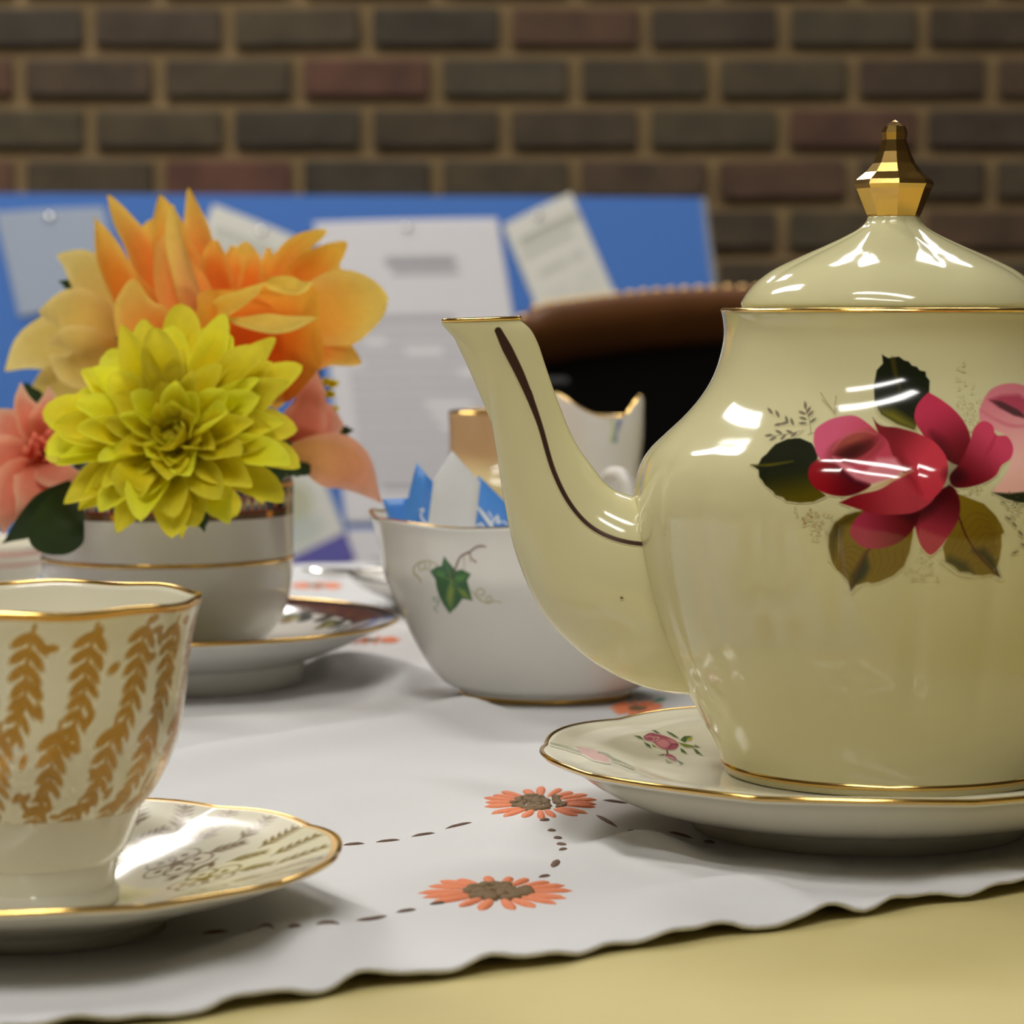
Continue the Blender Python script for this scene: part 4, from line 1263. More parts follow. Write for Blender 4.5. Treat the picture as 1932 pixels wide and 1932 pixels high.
def marks4():
    c = Canvas(896, 972, 940, 1000, .8, 1.0)
    c.stroke([(902, 957), (912, 970), (922, 984), (930, 996)], [4, 7, 8, 6], (232, 238, 246), sm=20)
    c.stroke([(926, 990), (934, 978), (940, 976), (938, 986), (946, 984)], [5, 4, 4, 4, 3], (232, 238, 246), sm=20)
    c.stroke([(922, 966), (928, 976)], 3, (225, 232, 246)); c.stroke([(938, 972), (942, 986)], 3, (225, 232, 246)); c.stroke([(900, 992), (908, 988), (914, 996)], 5, (225, 232, 246)); c.stroke([(950, 984), (958, 990)], 3, (225, 232, 246))
    return c
sachet('short blue sugar sachet leaning at the bowl lip', sub([(721, 942), (768, 940), (784, 1020), (746, 1020)]), 1.062, (80, 145, 226))
sachet('tall folded blue sugar sachet beside the white one', sub([(786, 873), (821, 914), (814, 960), (806, 1040), (762, 1040), (756, 985), (768, 945)]), 1.048, (80, 145, 226), 0, (.97, .22), marks2)
sachet('white paper sugar sachet with a pointed top', sub([(853, 850), (906, 910), (901, 960), (890, 1050), (806, 1050), (808, 985), (818, 905)]), 1.032, (226, 228, 230), rough=.6)
sachet('blue sugar sachet with white script behind the spout', sub([(902, 896), (958, 952), (982, 1060), (884, 1060), (895, 985)]), 1.045, (80, 145, 226), marks=marks4)
sachet('blue sugar sachet at the back of the bowl', sub([(985, 915), (1060, 930), (1050, 1040), (975, 1040)]), 1.075, (80, 145, 226))

# ---- cream jug with gold rim, milk jug, far dish, far teacup
cj = empty('cream_jug', (CJ_X, CJ_Y, TZ), 'small tan and cream lustre jug with gold rim behind the spout', 'jug')
out = prof_px([(884, 1085), (850, 1060), (826, 1020), (816, 975), (815, 935), (822, 905), (838, 882), (847, 860), (848, 830), (847, 800), (846, 779)], 952, CJ_Y)
out = catmull(np.vstack([[[.0165, TZ + .002], [.017, TZ + .006]], out]), 60)
rz = out[-1, 1]; rR = out[-1, 0]
jm, nt, b = new_mat('tan_cream_glaze')
N, Lk = nt.nodes, nt.links
geo = N.new('ShaderNodeNewGeometry'); sx = N.new('ShaderNodeSeparateXYZ'); Lk.new(geo.outputs['Position'], sx.inputs[0])
mr = N.new('ShaderNodeMapRange'); zsw = float(P(848, 880, CJ_Y)[2])
mr.inputs['From Min'].default_value = zsw - .004; mr.inputs['From Max'].default_value = zsw + .006
Lk.new(sx.outputs['Z'], mr.inputs['Value'])
mx = N.new('ShaderNodeMix'); mx.data_type = 'RGBA'
mx.inputs['A'].default_value = (.78, .66, .34, 1); mx.inputs['B'].default_value = (.62, .40, .20, 1)
Lk.new(mr.outputs['Result'], mx.inputs['Factor']); Lk.new(mx.outputs['Result'], b.inputs['Base Color']); b.inputs['Roughness'].default_value = .12
v, f = revolve(np.vstack([[[0, TZ + .0015], [.015, TZ + .0015], [.0155, TZ + .0001], [.0168, TZ + .0001]], out, [[rR - .001, rz + .0005], [rR - .0022, rz - .0005], [rR - .003, rz - .02], [rR - .002, rz - .04], [0, TZ + .006]]]), CJ_X, CJ_Y, 96)
obj('bowl', v, f, jm, cj)
v, f = ring(rR - .0008, rz + .0002, .0009, CJ_X, CJ_Y, 96)
obj('gilt_rim', v, f, GOLD, cj)
hp = catmull([(CJ_X + .012, CJ_Y + .021, rz - .006), (CJ_X + .022, CJ_Y + .036, rz - .005), (CJ_X + .026, CJ_Y + .042, rz - .022), (CJ_X + .020, CJ_Y + .034, rz - .040), (CJ_X + .014, CJ_Y + .026, rz - .044)], 24)
v, f = tube(hp, .0022, 8, .8, up=(1, -.6, 0))
obj('handle', v, f, jm, cj)

mj = empty('milk_jug', (MJ_X, MJ_Y, TZ), 'white milk jug with wavy gilt rim and blue flower sprig', 'jug')
rp = float(P(1218, 800, MJ_Y)[0]) - MJ_X
zrim = float(P(1200, 790, MJ_Y)[2])
out = catmull([(.020, TZ + .0030), (.0225, TZ + .0065), (.029, TZ + .022), (.0295, TZ + .036), (.0265, TZ + .052), (.0255, TZ + .066), (rp - .0004, zrim - .008), (rp, zrim)], 60)
def mj_mod(th, r, z):
    k = smooth(zrim - .035, zrim, z) * smooth(.018, .024, r)
    d1 = np.exp(-(((th + math.pi) % (2 * math.pi) - math.pi + .60) / .22) ** 2)            # pouring lip towards the camera's right
    d2 = np.exp(-(((th - 4.15 + math.pi) % (2 * math.pi) - math.pi) / .55) ** 2)
    return r * (1 + .10 * k * d1 - .02 * k * np.cos(3 * th)), z + k * (.0105 * d1 + .0125 * d2 - .0005 * np.cos(th * 3))
v0, f0 = revolve(np.vstack([[[0, TZ + .002], [.018, TZ + .002], [.0185, TZ + .0001], [.0215, TZ + .0001]], out, [[rp - .0006, zrim + .0004], [rp - .0018, zrim - .0004], [rp - .0026, zrim - .02], [.023, TZ + .03], [0, TZ + .006]]]), MJ_X, MJ_Y, 160, mj_mod)
obj('bowl', v0, f0, WHITE, mj)
v, f = ring(rp - .0006, zrim + .0003, .0006, MJ_X, MJ_Y, 160, mod=mj_mod)
obj('gilt_rim', v, f, GOLD, mj)
hp = catmull([P(1138, 925, MJ_Y - .032), P(1148, 897, MJ_Y - .042), P(1166, 893, MJ_Y - .046), P(1184, 915, MJ_Y - .050), P(1186, 975, MJ_Y - .050), P(1166, 1030, MJ_Y - .038), P(1150, 1035, MJ_Y - .027)], 36)
v, f = tube(hp, .0030, 10, .9, up=(1, 0, 0))
obj('handle', v, f, WHITE, mj)
cr_ = Canvas(1135, 1195, 755, 850, 1.2, 1.6)
cr_.stroke([(1176, 772), (1168, 795), (1164, 812)], [5, 8, 5], (84, 100, 150), 5); cr_.stroke([(1162, 815), (1160, 832)], [4, 7], (90, 112, 150), 5)
cr_.stroke([(1155, 795), (1158, 812), (1154, 832)], [5, 4, 7], (150, 176, 100), 5, .8)
pos = project(cr_, [(v0, f0)], .0002)
cr_.mesh('painted_sprig', pos, WHITEP, mj)

fd = empty('side_dish', (FD_X, FD_Y, TZ), 'shallow white dish with silver grey rim behind the sugar bowl', 'dish')
Rd = FD_X - float(P(660, 1086, FD_Y)[0]); zd = float(P(660, 1082, FD_Y)[2])
SILV = plain('silver_grey_glaze', (.35, .34, .32), rough=.2, metal=.6)
prof = np.vstack([[[0, TZ + .003], [Rd * .55, TZ + .003], [Rd * .57, TZ + .0001], [Rd * .61, TZ + .0001], [Rd * .62, TZ + .004]], catmull([(Rd * .7, TZ + .0065), (Rd * .9, zd - .006), (Rd, zd - .0012)], 12), [[Rd, zd]], catmull([(Rd - .0012, zd + .0002), (Rd * .85, zd - .005), (Rd * .6, TZ + .008), (0, TZ + .007)], 14)])
v, f = revolve(prof, FD_X, FD_Y, 128)
obj('dish', v, f, WHITE, fd)
v, f = ring(Rd - .0004, zd, .0010, FD_X, FD_Y, 128)
obj('silver_rim', v, f, SILV, fd)
tsp = empty('teaspoon', (FD_X - .03, FD_Y - .01, zd), 'silver teaspoon lying across the shallow dish', 'spoon')
STEEL = plain('polished_silver', (.72, .70, .66), rough=.15, metal=1)
a_ = np.array([FD_X - Rd + .004, FD_Y + .004, zd + .0014]); b_ = np.array([FD_X + Rd * .9, FD_Y + .01, zd + .0030])
t_ = np.linspace(0, 1, 20)
hp = a_ + (b_ - a_) * t_[:, None]
v, f = tube(hp, np.interp(t_, [0, .3, 1], [.0012, .0010, .0022]), 8, 1.3)
obj('handle', v, f, STEEL, tsp)
g = np.linspace(0, 2 * math.pi, 20, endpoint=False)
bw = [a_ + np.array([-.012, 0, .0]) + np.array([[.015 * s_ * math.cos(k), .0095 * s_ * math.sin(k), -.004 * (1 - s_ ** 2)] for k in g]) for s_ in (1, .8, .5, .2, .01)]
v = np.array(bw).reshape(-1, 3)
ff = [[i * 20 + j, i * 20 + (j + 1) % 20, (i + 1) * 20 + (j + 1) % 20, (i + 1) * 20 + j] for i in range(4) for j in range(20)]
obj('spoon_bowl', v, np.array(ff), STEEL, tsp)

lc = empty('teacup', (LC_X, LC_Y, TZ), 'cream teacup with thin pink bands behind the green leaf', 'teacup')
zl1 = float(P(40, 1022, LC_Y)[2])
Rl = float(P(82, 1040, LC_Y)[0]) - LC_X + .004
out = catmull([(.018, TZ + .003), (.021, TZ + .006), (Rl * .82, TZ + .016), (Rl * .97, TZ + .028), (Rl, zl1 - .004), (Rl + .001, zl1)], 40)
v, f = revolve(np.vstack([[[0, TZ + .002], [.016, TZ + .002], [.0165, TZ + .0001], [.019, TZ + .0001]], out, [[Rl, zl1 + .0005], [Rl - .002, zl1 - .001], [Rl - .003, zl1 - .015], [Rl * .8, TZ + .02], [0, TZ + .006]]]), LC_X, LC_Y, 96)
obj('bowl', v, f, IVORY, lc)
PINKB = porcelain('pink_band', (.72, .42, .34))
for zy, hh in ((1036, .0012), (1057, .0009)):
    zz = float(P(40, zy, LC_Y)[2]); r_ = np.interp(zz, out[:, 1], out[:, 0])
    v, f = revolve([(r_ - .0005, zz - hh), (r_ + .0003, zz - hh), (r_ + .0003, zz + hh), (r_ - .0005, zz + hh)], LC_X, LC_Y, 96)
    obj('pink_band', v, f, PINKB, lc)
hp = catmull([(LC_X - Rl * .7, LC_Y + Rl * .7, zl1 - .01), (LC_X - Rl * 1.0, LC_Y + Rl * 1.0, zl1 - .008), (LC_X - Rl * 1.05, LC_Y + Rl * 1.05, zl1 - .026), (LC_X - Rl * .68, LC_Y + Rl * .68, zl1 - .034)], 20)
v, f = tube(hp, .0028, 8, .8, up=(1, 1, 0))
obj('handle', v, f, IVORY, lc)

# ---------------------------------------------------------------- flowers in the white cup
def petal(parent, spine, widths, c_base, c_tip, c_edge=None, roll=0.0, cup=.25, ripple=0.0, nrip=2.0, nu=13, nv=9, mat=None, name='petal', D0=1.10, px=True, tipcurl=0.0, face=None, ph=0.0, serr=0.0, rounded=.70, edge=1.0):
    """a petal lofted along a spine. spine: pixels + depth offset (px) or points; widths: half widths in px or m"""
    if px:
        sp = np.array([P(a[0], a[1], D0 + (a[2] if len(a) > 2 else 0.0)) for a in spine])
        wk = (D0 / F)
    else:
        sp = np.asarray(spine, float); wk = 1.0
    t = 1 - (1 - np.linspace(0, 1, nu)) ** 1.5
    cd = catmull(sp, 120)
    c = np.stack([np.interp(t, np.linspace(0, 1, 120), cd[:, k_]) for k_ in range(3)], -1)
    w = np.interp(t, np.linspace(0, 1, len(widths)), widths) * wk
    if len(widths) > 2:
        w = np.interp(t, np.linspace(0, 1, 120), np.maximum(catmull(np.array([[a, 0] for a in widths], float), 120)[:, 0], 0)) * wk
    if rounded:
        w = w * np.sqrt(np.clip(1 - np.maximum((t - rounded) / (1 - rounded), 0) ** 2, 0.0004, 1))
    T = np.gradient(c, t, axis=0); T /= np.linalg.norm(T, axis=1)[:, None] + 1e-12
    V = (CAM - c) if face is None else np.broadcast_to(np.asarray(face, float), c.shape)
    V = V / np.linalg.norm(V, axis=1)[:, None]
    S = np.cross(T, V); S /= np.linalg.norm(S, axis=1)[:, None] + 1e-9
    Nn = np.cross(S, T)
    rl = math.radians(roll)
    S, Nn = S * math.cos(rl) + Nn * math.sin(rl), Nn * math.cos(rl) - S * math.sin(rl)
    vv = np.linspace(-1, 1, nv)
    pts = np.zeros((nu, nv, 3)); colr = np.zeros((nu, nv, 4)); colr[..., 3] = 1
    cb, ct = srgb(c_base), srgb(c_tip); ce = srgb(c_edge) if c_edge is not None else None
    for j, q_ in enumerate(vv):
        off = cup * w * q_ * q_ + ripple * w.max() * np.sin(t * 6.283 * nrip + (1.5 if q_ > 0 else 0) + ph) * abs(q_) ** 1.5
        ww = w * (1 + serr * np.sin(t * 40) * (abs(q_) > .9))
        pts[:, j] = c + S * (ww * q_)[:, None] + Nn * off[:, None]
        pts[:, j] += Nn * (tipcurl * w.max() * t ** 3)[:, None]
        k = (t ** .8)[:, None]
        cc = cb * (1 - k) + ct * k
        if ce is not None:
            e_ = (smooth(.45, 1.0, abs(q_)) * (.45 + .55 * t) + .9 * smooth(.6, 1, t)).clip(0, 1)[:, None] * edge
            cc = cc * (1 - e_) + ce * e_
        colr[:, j, :3] = np.clip(cc * 1.2, 0, .92)
    o_ = obj(name, pts.reshape(-1, 3), grid_faces(nu, nv), mat or PETAL, parent, color=colr.reshape(-1, 4))
    return o_

# dark florist's foam and moss in the cup
MOSS = plain('dark_moss', (.030, .034, .018), rough=.8, noise=.6, nscale=250, bump=1, bscale=300)
foam = empty('floral_foam', (WC_X, WC_Y, rimz2 - .012), 'dark moss covered foam filling the cup of flowers', 'floral foam')
v, f = revolve(catmull([(RW - .0035, rimz2 - .014), (RW - .0032, rimz2 - .002), (RW - .010, rimz2 + .004), (.020, rimz2 + .012), (.0001, rimz2 + .014)], 20), WC_X, WC_Y, 60,
               lambda th, r, z: (r, z + .0012 * np.sin(th * 17) * np.sin(r * 900) * (r < RW - .004)))
obj('foam_block', v, f, MOSS, foam)

STEM = plain('green_stem', (.05, .10, .02), rough=.6, noise=.2, nscale=300)
def stem(parent, a, b_, r=.0018, sag=.0):
    a, b_ = np.asarray(a, float), np.asarray(b_, float)
    hp_ = catmull([a, (a + b_) / 2 + np.array([0, sag, .004]), b_], 10)
    v_, f_ = tube(hp_, r, 7, up=(1, .3, 0))
    obj('stem', v_, f_, STEM, parent)
CUPC = np.array([WC_X, WC_Y, rimz2 + .004])

# orange peony
OR, DO, YE, TA, PKY = (255, 150, 50), (240, 86, 20), (250, 206, 98), (236, 180, 84), (232, 190, 110)
pc = P(440, 660, 1.118)
peony = empty('peony', tuple(pc), 'large peach orange peony, topmost bloom in the white cup', 'flower', 'flowers in the white cup')
stem(peony, pc, CUPC + np.array([.01, .01, 0]), .0022)
pet = [
    # spine (px,py,depth), half widths, base, tip, edge, roll, cup, ripple
    ([(420, 660, .0), (400, 560, .012), (378, 460, .020), (356, 354, .026)], [14, 40, 34, 26, 5], DO, (250, 160, 70), YE, 25, .4, .05),
    ([(400, 660, .0), (355, 560, .010), (320, 460, .016), (300, 368, .018)], [16, 44, 46, 34, 8], DO, (252, 168, 64), YE, -20, .35, .08),
    ([(420, 660, -.01), (385, 600, -.022), (352, 500, -.026), (324, 386, -.020)], [10, 26, 30, 26, 8], (240, 150, 110), (230, 192, 96), YE, 50, .5, .05),
    ([(410, 655, -.008), (360, 580, -.018), (325, 510, -.016), (312, 440, -.010)], [18, 44, 46, 30, 8], DO, (250, 176, 90), TA, -10, .3, .06),
    ([(380, 660, .0), (310, 560, .006), (250, 450, .012), (202, 370, .016)], [16, 46, 44, 26, 3], DO, (250, 160, 64), YE, -30, .4, .06),
    ([(340, 665, .0), (255, 590, -.004), (208, 500, -.004), (176, 408, .002)], [14, 44, 42, 28, 3], DO, (248, 158, 52), YE, -35, .45, .06),
    ([(390, 660, .0), (330, 560, .012), (296, 480, .02), (288, 412, .022)], [14, 50, 56, 48, 16], DO, (252, 160, 56), YE, 0, .25, .08),
    ([(350, 700, -.018), (300, 650, -.032), (262, 590, -.036), (248, 526, -.032)], [20, 56, 52, 42, 10], DO, (250, 176, 76), YE, -15, -.25, .05),
    ([(450, 620, .004), (415, 540, .008), (405, 480, .010), (408, 452, .010)], [10, 26, 28, 22, 5], DO, OR, YE, 10, .4, .05),
    ([(455, 620, .008), (440, 540, .014), (438, 490, .016), (440, 462, .016)], [10, 22, 24, 18, 4], DO, (255, 168, 66), YE, -10, .4, .05),
    ([(460, 620, .004), (470, 550, .006), (478, 500, .006), (482, 474, .006)], [10, 22, 22, 16, 5], DO, OR, YE, 5, .4, .05),
    ([(470, 620, .010), (500, 545, .016), (506, 500, .018), (506, 466, .018)], [8, 18, 18, 13, 3], DO, (255, 164, 60), YE, 0, .4, .05),
    ([(440, 620, .016), (460, 530, .022), (462, 490, .024), (464, 456, .024)], [10, 30, 36, 30, 8], DO, (250, 182, 76), YE, 0, .3, .08),
    ([(470, 640, .0), (520, 555, .010), (556, 480, .014), (616, 434, .012)], [12, 34, 32, 24, 5], DO, (252, 170, 60), (248, 206, 90), 25, .5, .06),
    ([(490, 640, .0), (556, 560, .006), (606, 500, .010), (654, 456, .010)], [12, 36, 40, 26, 8], DO, (252, 160, 48), (248, 200, 80), 10, .4, .10),
    ([(500, 640, -.004), (560, 580, .0), (610, 545, .004), (648, 522, .006)], [12, 34, 30, 16, 4], DO, (255, 140, 54), (250, 204, 110), -10, .3, .06),
    ([(500, 640, -.008), (580, 600, -.016), (660, 572, -.018), (732, 566, -.012)], [20, 52, 66, 62, 26], (250, 130, 40), (252, 190, 76), (250, 206, 110), 12, -.25, .04),
    ([(500, 660, -.010), (570, 655, -.018), (630, 660, -.016), (684, 684, -.010)], [30, 44, 44, 28, 6], DO, (250, 160, 60), YE, 20, -.3, .08),
    ([(480, 720, -.014), (486, 650, -.034), (488, 595, -.038), (486, 548, -.034)], [50, 100, 108, 100, 78], DO, (252, 128, 30), (248, 190, 70), 0, .55, .06),
    ([(440, 690, -.012), (420, 650, -.030), (410, 610, -.036), (402, 585, -.034)], [60, 100, 104, 84, 50], (232, 70, 10), (244, 96, 16), (250, 170, 64), -8, .35, .04),
    ([(430, 602, -.050), (480, 614, -.056), (540, 616, -.056), (598, 600, -.050)], [3, 14, 18, 16, 4], (244, 196, 84), (244, 206, 100), (248, 210, 110), 30, .6, .05),
    ([(384, 602, -.040), (420, 585, -.048), (460, 566, -.050), (502, 532, -.046)], [6, 18, 20, 14, 4], (250, 180, 60), (246, 196, 84), (248, 210, 100), 30, .6, .05),
    ([(500, 534, -.046), (530, 540, -.052), (560, 545, -.052), (590, 532, -.046)], [4, 14, 17, 12, 3], (250, 190, 70), (246, 200, 90), (248, 210, 100), 25, .6, .05),
    ([(470, 640, -.006), (510, 690, -.020), (520, 735, -.022), (516, 770, -.016)], [40, 66, 66, 46, 8], DO, (248, 156, 58), YE, 0, -.3, .05),
    ([(430, 650, .010), (360, 640, .020), (300, 600, .028), (240, 560, .032)], [24, 56, 60, 44, 10], DO, (244, 160, 66), YE, 15, .2, .06),
    ([(470, 640, .02), (540, 600, .034), (600, 560, .042), (640, 500, .046)], [20, 50, 50, 36, 10], DO, (250, 160, 60), YE, 0, .2, .06),
    ([(400, 640, .02), (380, 560, .036), (370, 490, .044), (376, 440, .048)], [20, 50, 54, 40, 14], DO, (250, 160, 60), YE, 0, .2, .06),
    ([(430, 690, -.006), (380, 700, -.020), (330, 690, -.028), (290, 664, -.030)], [30, 46, 44, 32, 10], DO, (250, 160, 60), YE, 0, -.2, .05),
]
for k, a in enumerate(pet):
    wd_ = [w_ * 1.1 for w_ in a[1]]; wd_[-1] = wd_[-1] * 1.6 + 5 if k not in (20, 21, 22) else wd_[-1]
    petal(peony, a[0], wd_, a[2], a[3], a[4], a[5], a[6], a[7] * 1.9, edge=.62, D0=1.118, nu=20, nv=11, ph=k * 1.7)

# yellow chrysanthemum, facing the camera
cc0 = P(333, 838, 1.022)
mum = empty('chrysanthemum', tuple(cc0), 'full yellow chrysanthemum hanging over the rim of the cup', 'flower', 'flowers in the white cup')
axd = np.array([-.10, -.86, .50]); axd /= np.linalg.norm(axd)
e1 = np.cross(axd, [0, 0, 1]); e1 /= np.linalg.norm(e1); e2 = np.cross(e1, axd)
stem(mum, cc0 - axd * .004, CUPC + np.array([-.002, -.022, -.002]), .0022)
Y1, Y2, Y3 = (216, 200, 16), (224, 208, 24), (232, 220, 64)
rm = random.Random(12)
def mum_petal(a, length, wid, elev0, elev1, start=.004, curl=0.0):
    """a: direction round the axis; elev0/1: angle off the flower plane at base and tip (deg)"""
    d_ = math.cos(a) * e1 + math.sin(a) * e2
    pts_ = []
    p_ = cc0 + d_ * start + axd * .002
    m = 6
    for k in range(m):
        pts_.append(p_.copy())
        e_ = math.radians(elev0 + (elev1 - elev0) * k / (m - 1))
        p_ = p_ + (d_ * math.cos(e_) + axd * math.sin(e_)) * length / (m - 1)
    sh = rm.choice([[.3, .62, .88, .98, .95, .75], [.3, .6, .85, 1.0, 1.02, .9], [.32, .66, .92, .95, .8, .4]])
    j = rm.uniform(.88, 1.1)
    petal(mum, pts_, [wid * s_ for s_ in sh], tuple(int(x * j) for x in Y1), tuple(min(255, int(x * j)) for x in Y2), tuple(min(255, int(x * j)) for x in Y3),
          rm.uniform(-18, 18), rm.uniform(.35, .8), .06, px=False, nu=11, nv=7, rounded=.62, face=tuple(axd + d_ * -.35), ph=rm.uniform(0, 6))
for (n, ln, wd, ea, eb, off) in ((15, .0440, .0076, 4, -10, 0), (15, .0410, .0074, 14, 2, .18), (14, .0365, .0068, 26, 14, .05), (13, .0310, .0062, 38, 26, .2), (12, .0255, .0056, 50, 42, .0), (10, .0200, .0050, 60, 62, .3), (8, .0150, .0046, 70, 92, .1), (6, .0110, .0040, 78, 125, .2), (4, .0080, .0036, 84, 150, .1)):
    for k in range(n):
        a = (k + off * 3 + rm.uniform(-.3, .3)) / n * 6.283
        mum_petal(a, ln * rm.uniform(.86, 1.14) * (1 - .20 * smooth(.3, .95, -math.sin(a)) + .08 * smooth(.4, 1, math.sin(a))), wd * rm.uniform(.85, 1.2), ea + rm.uniform(-9, 9), eb + rm.uniform(-14, 14))
v, f = revolve([(.0005, 0), (.006, .001), (.0065, .004), (.004, .007), (.0003, .008)], 0, 0, 16)
obj('heart', v @ np.stack([e1, e2, axd], 0) + cc0, f, plain('yellow_heart', tuple(srgb((206, 190, 14))), rough=.8, noise=.2, nscale=500), mum)
# petals that droop over the cup
for spn, wds in (([(330, 900, -.012), (338, 950, -.020), (344, 1018, -.016)], [10, 32, 26, 3]), ([(370, 895, -.012), (415, 940, -.020), (448, 972, -.016)], [8, 28, 34, 16]),
                 ([(430, 880, -.010), (465, 910, -.018), (497, 952, -.014)], [6, 10, 10, 5]), ([(255, 880, -.012), (215, 910, -.022), (185, 950, -.016)], [10, 28, 28, 12]),
                 ([(270, 880, -.018), (250, 905, -.030), (235, 940, -.026)], [14, 36, 38, 18]), ([(460, 850, -.006), (510, 862, -.010), (560, 860, -.004)], [8, 17, 12, 5])):
    petal(mum, spn, wds, Y1, Y2, Y3, rm.uniform(-20, 20), .35, .05, D0=1.03, nu=10, nv=7)

# pink blooms: one behind at the right, one cut off at the left
PB, PT, PE = (206, 100, 70), (228, 150, 124), (236, 176, 150)
pk = P(570, 840, 1.10)
fl = empty('pink_lily', tuple(pk), 'pink bloom with broad drooping petals behind the chrysanthemum', 'flower', 'flowers in the white cup')
stem(fl, pk, CUPC + np.array([.022, .0, 0]), .002)
for spn, wds, a, b_, rl_, cp in (
        ([(548, 850, .0), (575, 790, -.006), (588, 740, -.004), (592, 688, .002)], [24, 46, 34, 22, 5], (196, 96, 70), PT, 15, -.2),
        ([(545, 850, .0), (590, 800, .004), (625, 800, .006), (648, 800, .010)], [16, 44, 46, 34, 12], (200, 104, 80), (232, 150, 126), 0, .2),
        ([(545, 850, -.006), (600, 858, -.016), (660, 880, -.016), (722, 950, -.008)], [16, 46, 54, 48, 6], (206, 160, 80), (224, 146, 112), 10, -.25)):
    petal(fl, spn, wds, a, b_, PE, rl_, cp, .05, D0=1.10, nu=14, nv=9)
pk2 = P(78, 845, 1.08)
fl = empty('pink_dahlia', tuple(pk2), 'pink bloom with a tight curled heart left of the chrysanthemum', 'flower', 'flowers in the white cup')
stem(fl, pk2, CUPC + np.array([-.03, -.006, 0]), .002)
for spn, wds, rl_, cp in (
        ([(80, 845, 0), (60, 800, -.004), (45, 765, -.004), (38, 722, .002)], [12, 32, 30, 18, 3], -15, .3),
        ([(80, 845, 0), (86, 800, -.006), (92, 770, -.008), (92, 728, -.004)], [12, 30, 32, 24, 5], 10, .3),
        ([(80, 845, 0), (110, 825, -.010), (128, 808, -.012), (140, 790, -.010)], [10, 20, 22, 16, 4], 20, .3),
        ([(70, 850, 0), (40, 820, -.002), (10, 800, 0), (-25, 775, .006)], [12, 34, 36, 30, 8], 0, .3),
        ([(70, 860, 0), (30, 860, -.010), (-10, 860, -.012), (-60, 850, -.006)], [12, 34, 40, 36, 10], 0, .2),
        ([(75, 870, -.004), (40, 910, -.020), (18, 960, -.022), (6, 1010, -.014)], [18, 46, 48, 34, 6], 10, -.25),
        ([(80, 860, -.004), (70, 900, -.018), (50, 940, -.026), (30, 970, -.026)], [20, 44, 42, 30, 6], 0, -.25),
        ([(70, 860, -.004), (100, 885, -.022), (130, 895, -.026), (172, 896, -.018)], [16, 34, 36, 30, 6], 25, -.2),
        ([(70, 850, -.002), (20, 900, -.012), (-30, 950, -.014), (-60, 990, -.010)], [16, 44, 46, 36, 8], 0, -.2)):
    petal(fl, spn, wds, PB, PT, (236, 184, 150), rl_, cp, .07, D0=1.08, nu=13, nv=9)
for k in range(12):
    a = k * 2.4; r_ = 5 + 2.6 * k
    x_, y_ = 78 + r_ * math.cos(a), 842 + r_ * math.sin(a) * .8
    petal(fl, [(78, 848, -.004), (x_, y_ + 4, -.012), (x_ + math.cos(a) * 6, y_ - 12, -.020)], [6, 12, 12, 3], (206, 92, 66), (232, 142, 116), None, 0, .5, .05, D0=1.08, nu=7, nv=5)

# cream bloom at the left
ck = P(215, 640, 1.13)
fl = empty('cream_peony', tuple(ck), 'cream yellow bloom with broad folded petals left of the peony', 'flower', 'flowers in the white cup')
stem(fl, ck, CUPC + np.array([-.016, .014, 0]), .002)
CB, CT, CE = (204, 170, 82), (216, 194, 108), (226, 206, 130)
for spn, wds, rl_, cp, rp_ in (
        ([(225, 640, 0), (170, 600, -.008), (120, 585, -.010), (74, 590, -.002)], [26, 48, 52, 46, 16], -10, -.25, .05),
        ([(230, 660, -.004), (180, 650, -.016), (130, 640, -.020), (88, 650, -.016)], [14, 24, 30, 26, 8], 10, -.3, .06),
        ([(225, 690, -.002), (170, 690, -.012), (125, 690, -.014), (92, 670, -.010)], [16, 40, 44, 34, 8], 0, -.25, .06),
        ([(225, 590, .006), (185, 540, .010), (150, 500, .014), (108, 482, .018)], [20, 38, 42, 36, 10], -10, .2, .06),
        ([(215, 640, .010), (130, 640, .020), (60, 660, .026), (10, 700, .030)], [20, 48, 54, 44, 10], 0, .2, .05),
        ([(200, 660, .010), (130, 720, .016), (80, 760, .020), (30, 790, .022)], [20, 46, 50, 40, 10], 0, .2, .05)):
    petal(fl, spn, wds, CB, CT, CE, rl_, cp, rp_, D0=1.13, nu=14, nv=9)

# little yellow sprigs behind
sp0 = P(600, 760, 1.14)
fl = empty('yellow_sprig', tuple(sp0), 'spray of tiny yellow blossoms behind the pink petals', 'flower', 'flowers in the white cup')
stem(fl, sp0, CUPC + np.array([.02, .02, 0]), .0012)
for (x_, y_) in ((590, 686), (604, 684), (614, 720), (628, 724), (622, 744), (612, 768), (628, 772), (606, 742), (40, 716), (62, 712)):
    if x_ < 100: continue
    for k in range(4):
        a = k * 1.57 + x_
        petal(fl, [(x_, y_, .0), (x_ + 6 * math.cos(a), y_ + 4 * math.sin(a), -.002), (x_ + 12 * math.cos(a), y_ + 7 * math.sin(a), 0)], [2, 6, 2], (190, 170, 10), (226, 212, 30), None, 0, .3, D0=1.14, nu=5, nv=4, name='blossom')
    v, f = tube(catmull([sp0, (sp0 + P(x_, y_, 1.142)) / 2 + np.array([0, .006, 0]), P(x_, y_, 1.142)], 6), .0005, 5, up=(1, .2, 0))
    obj('stalk', v, f, STEM, fl)

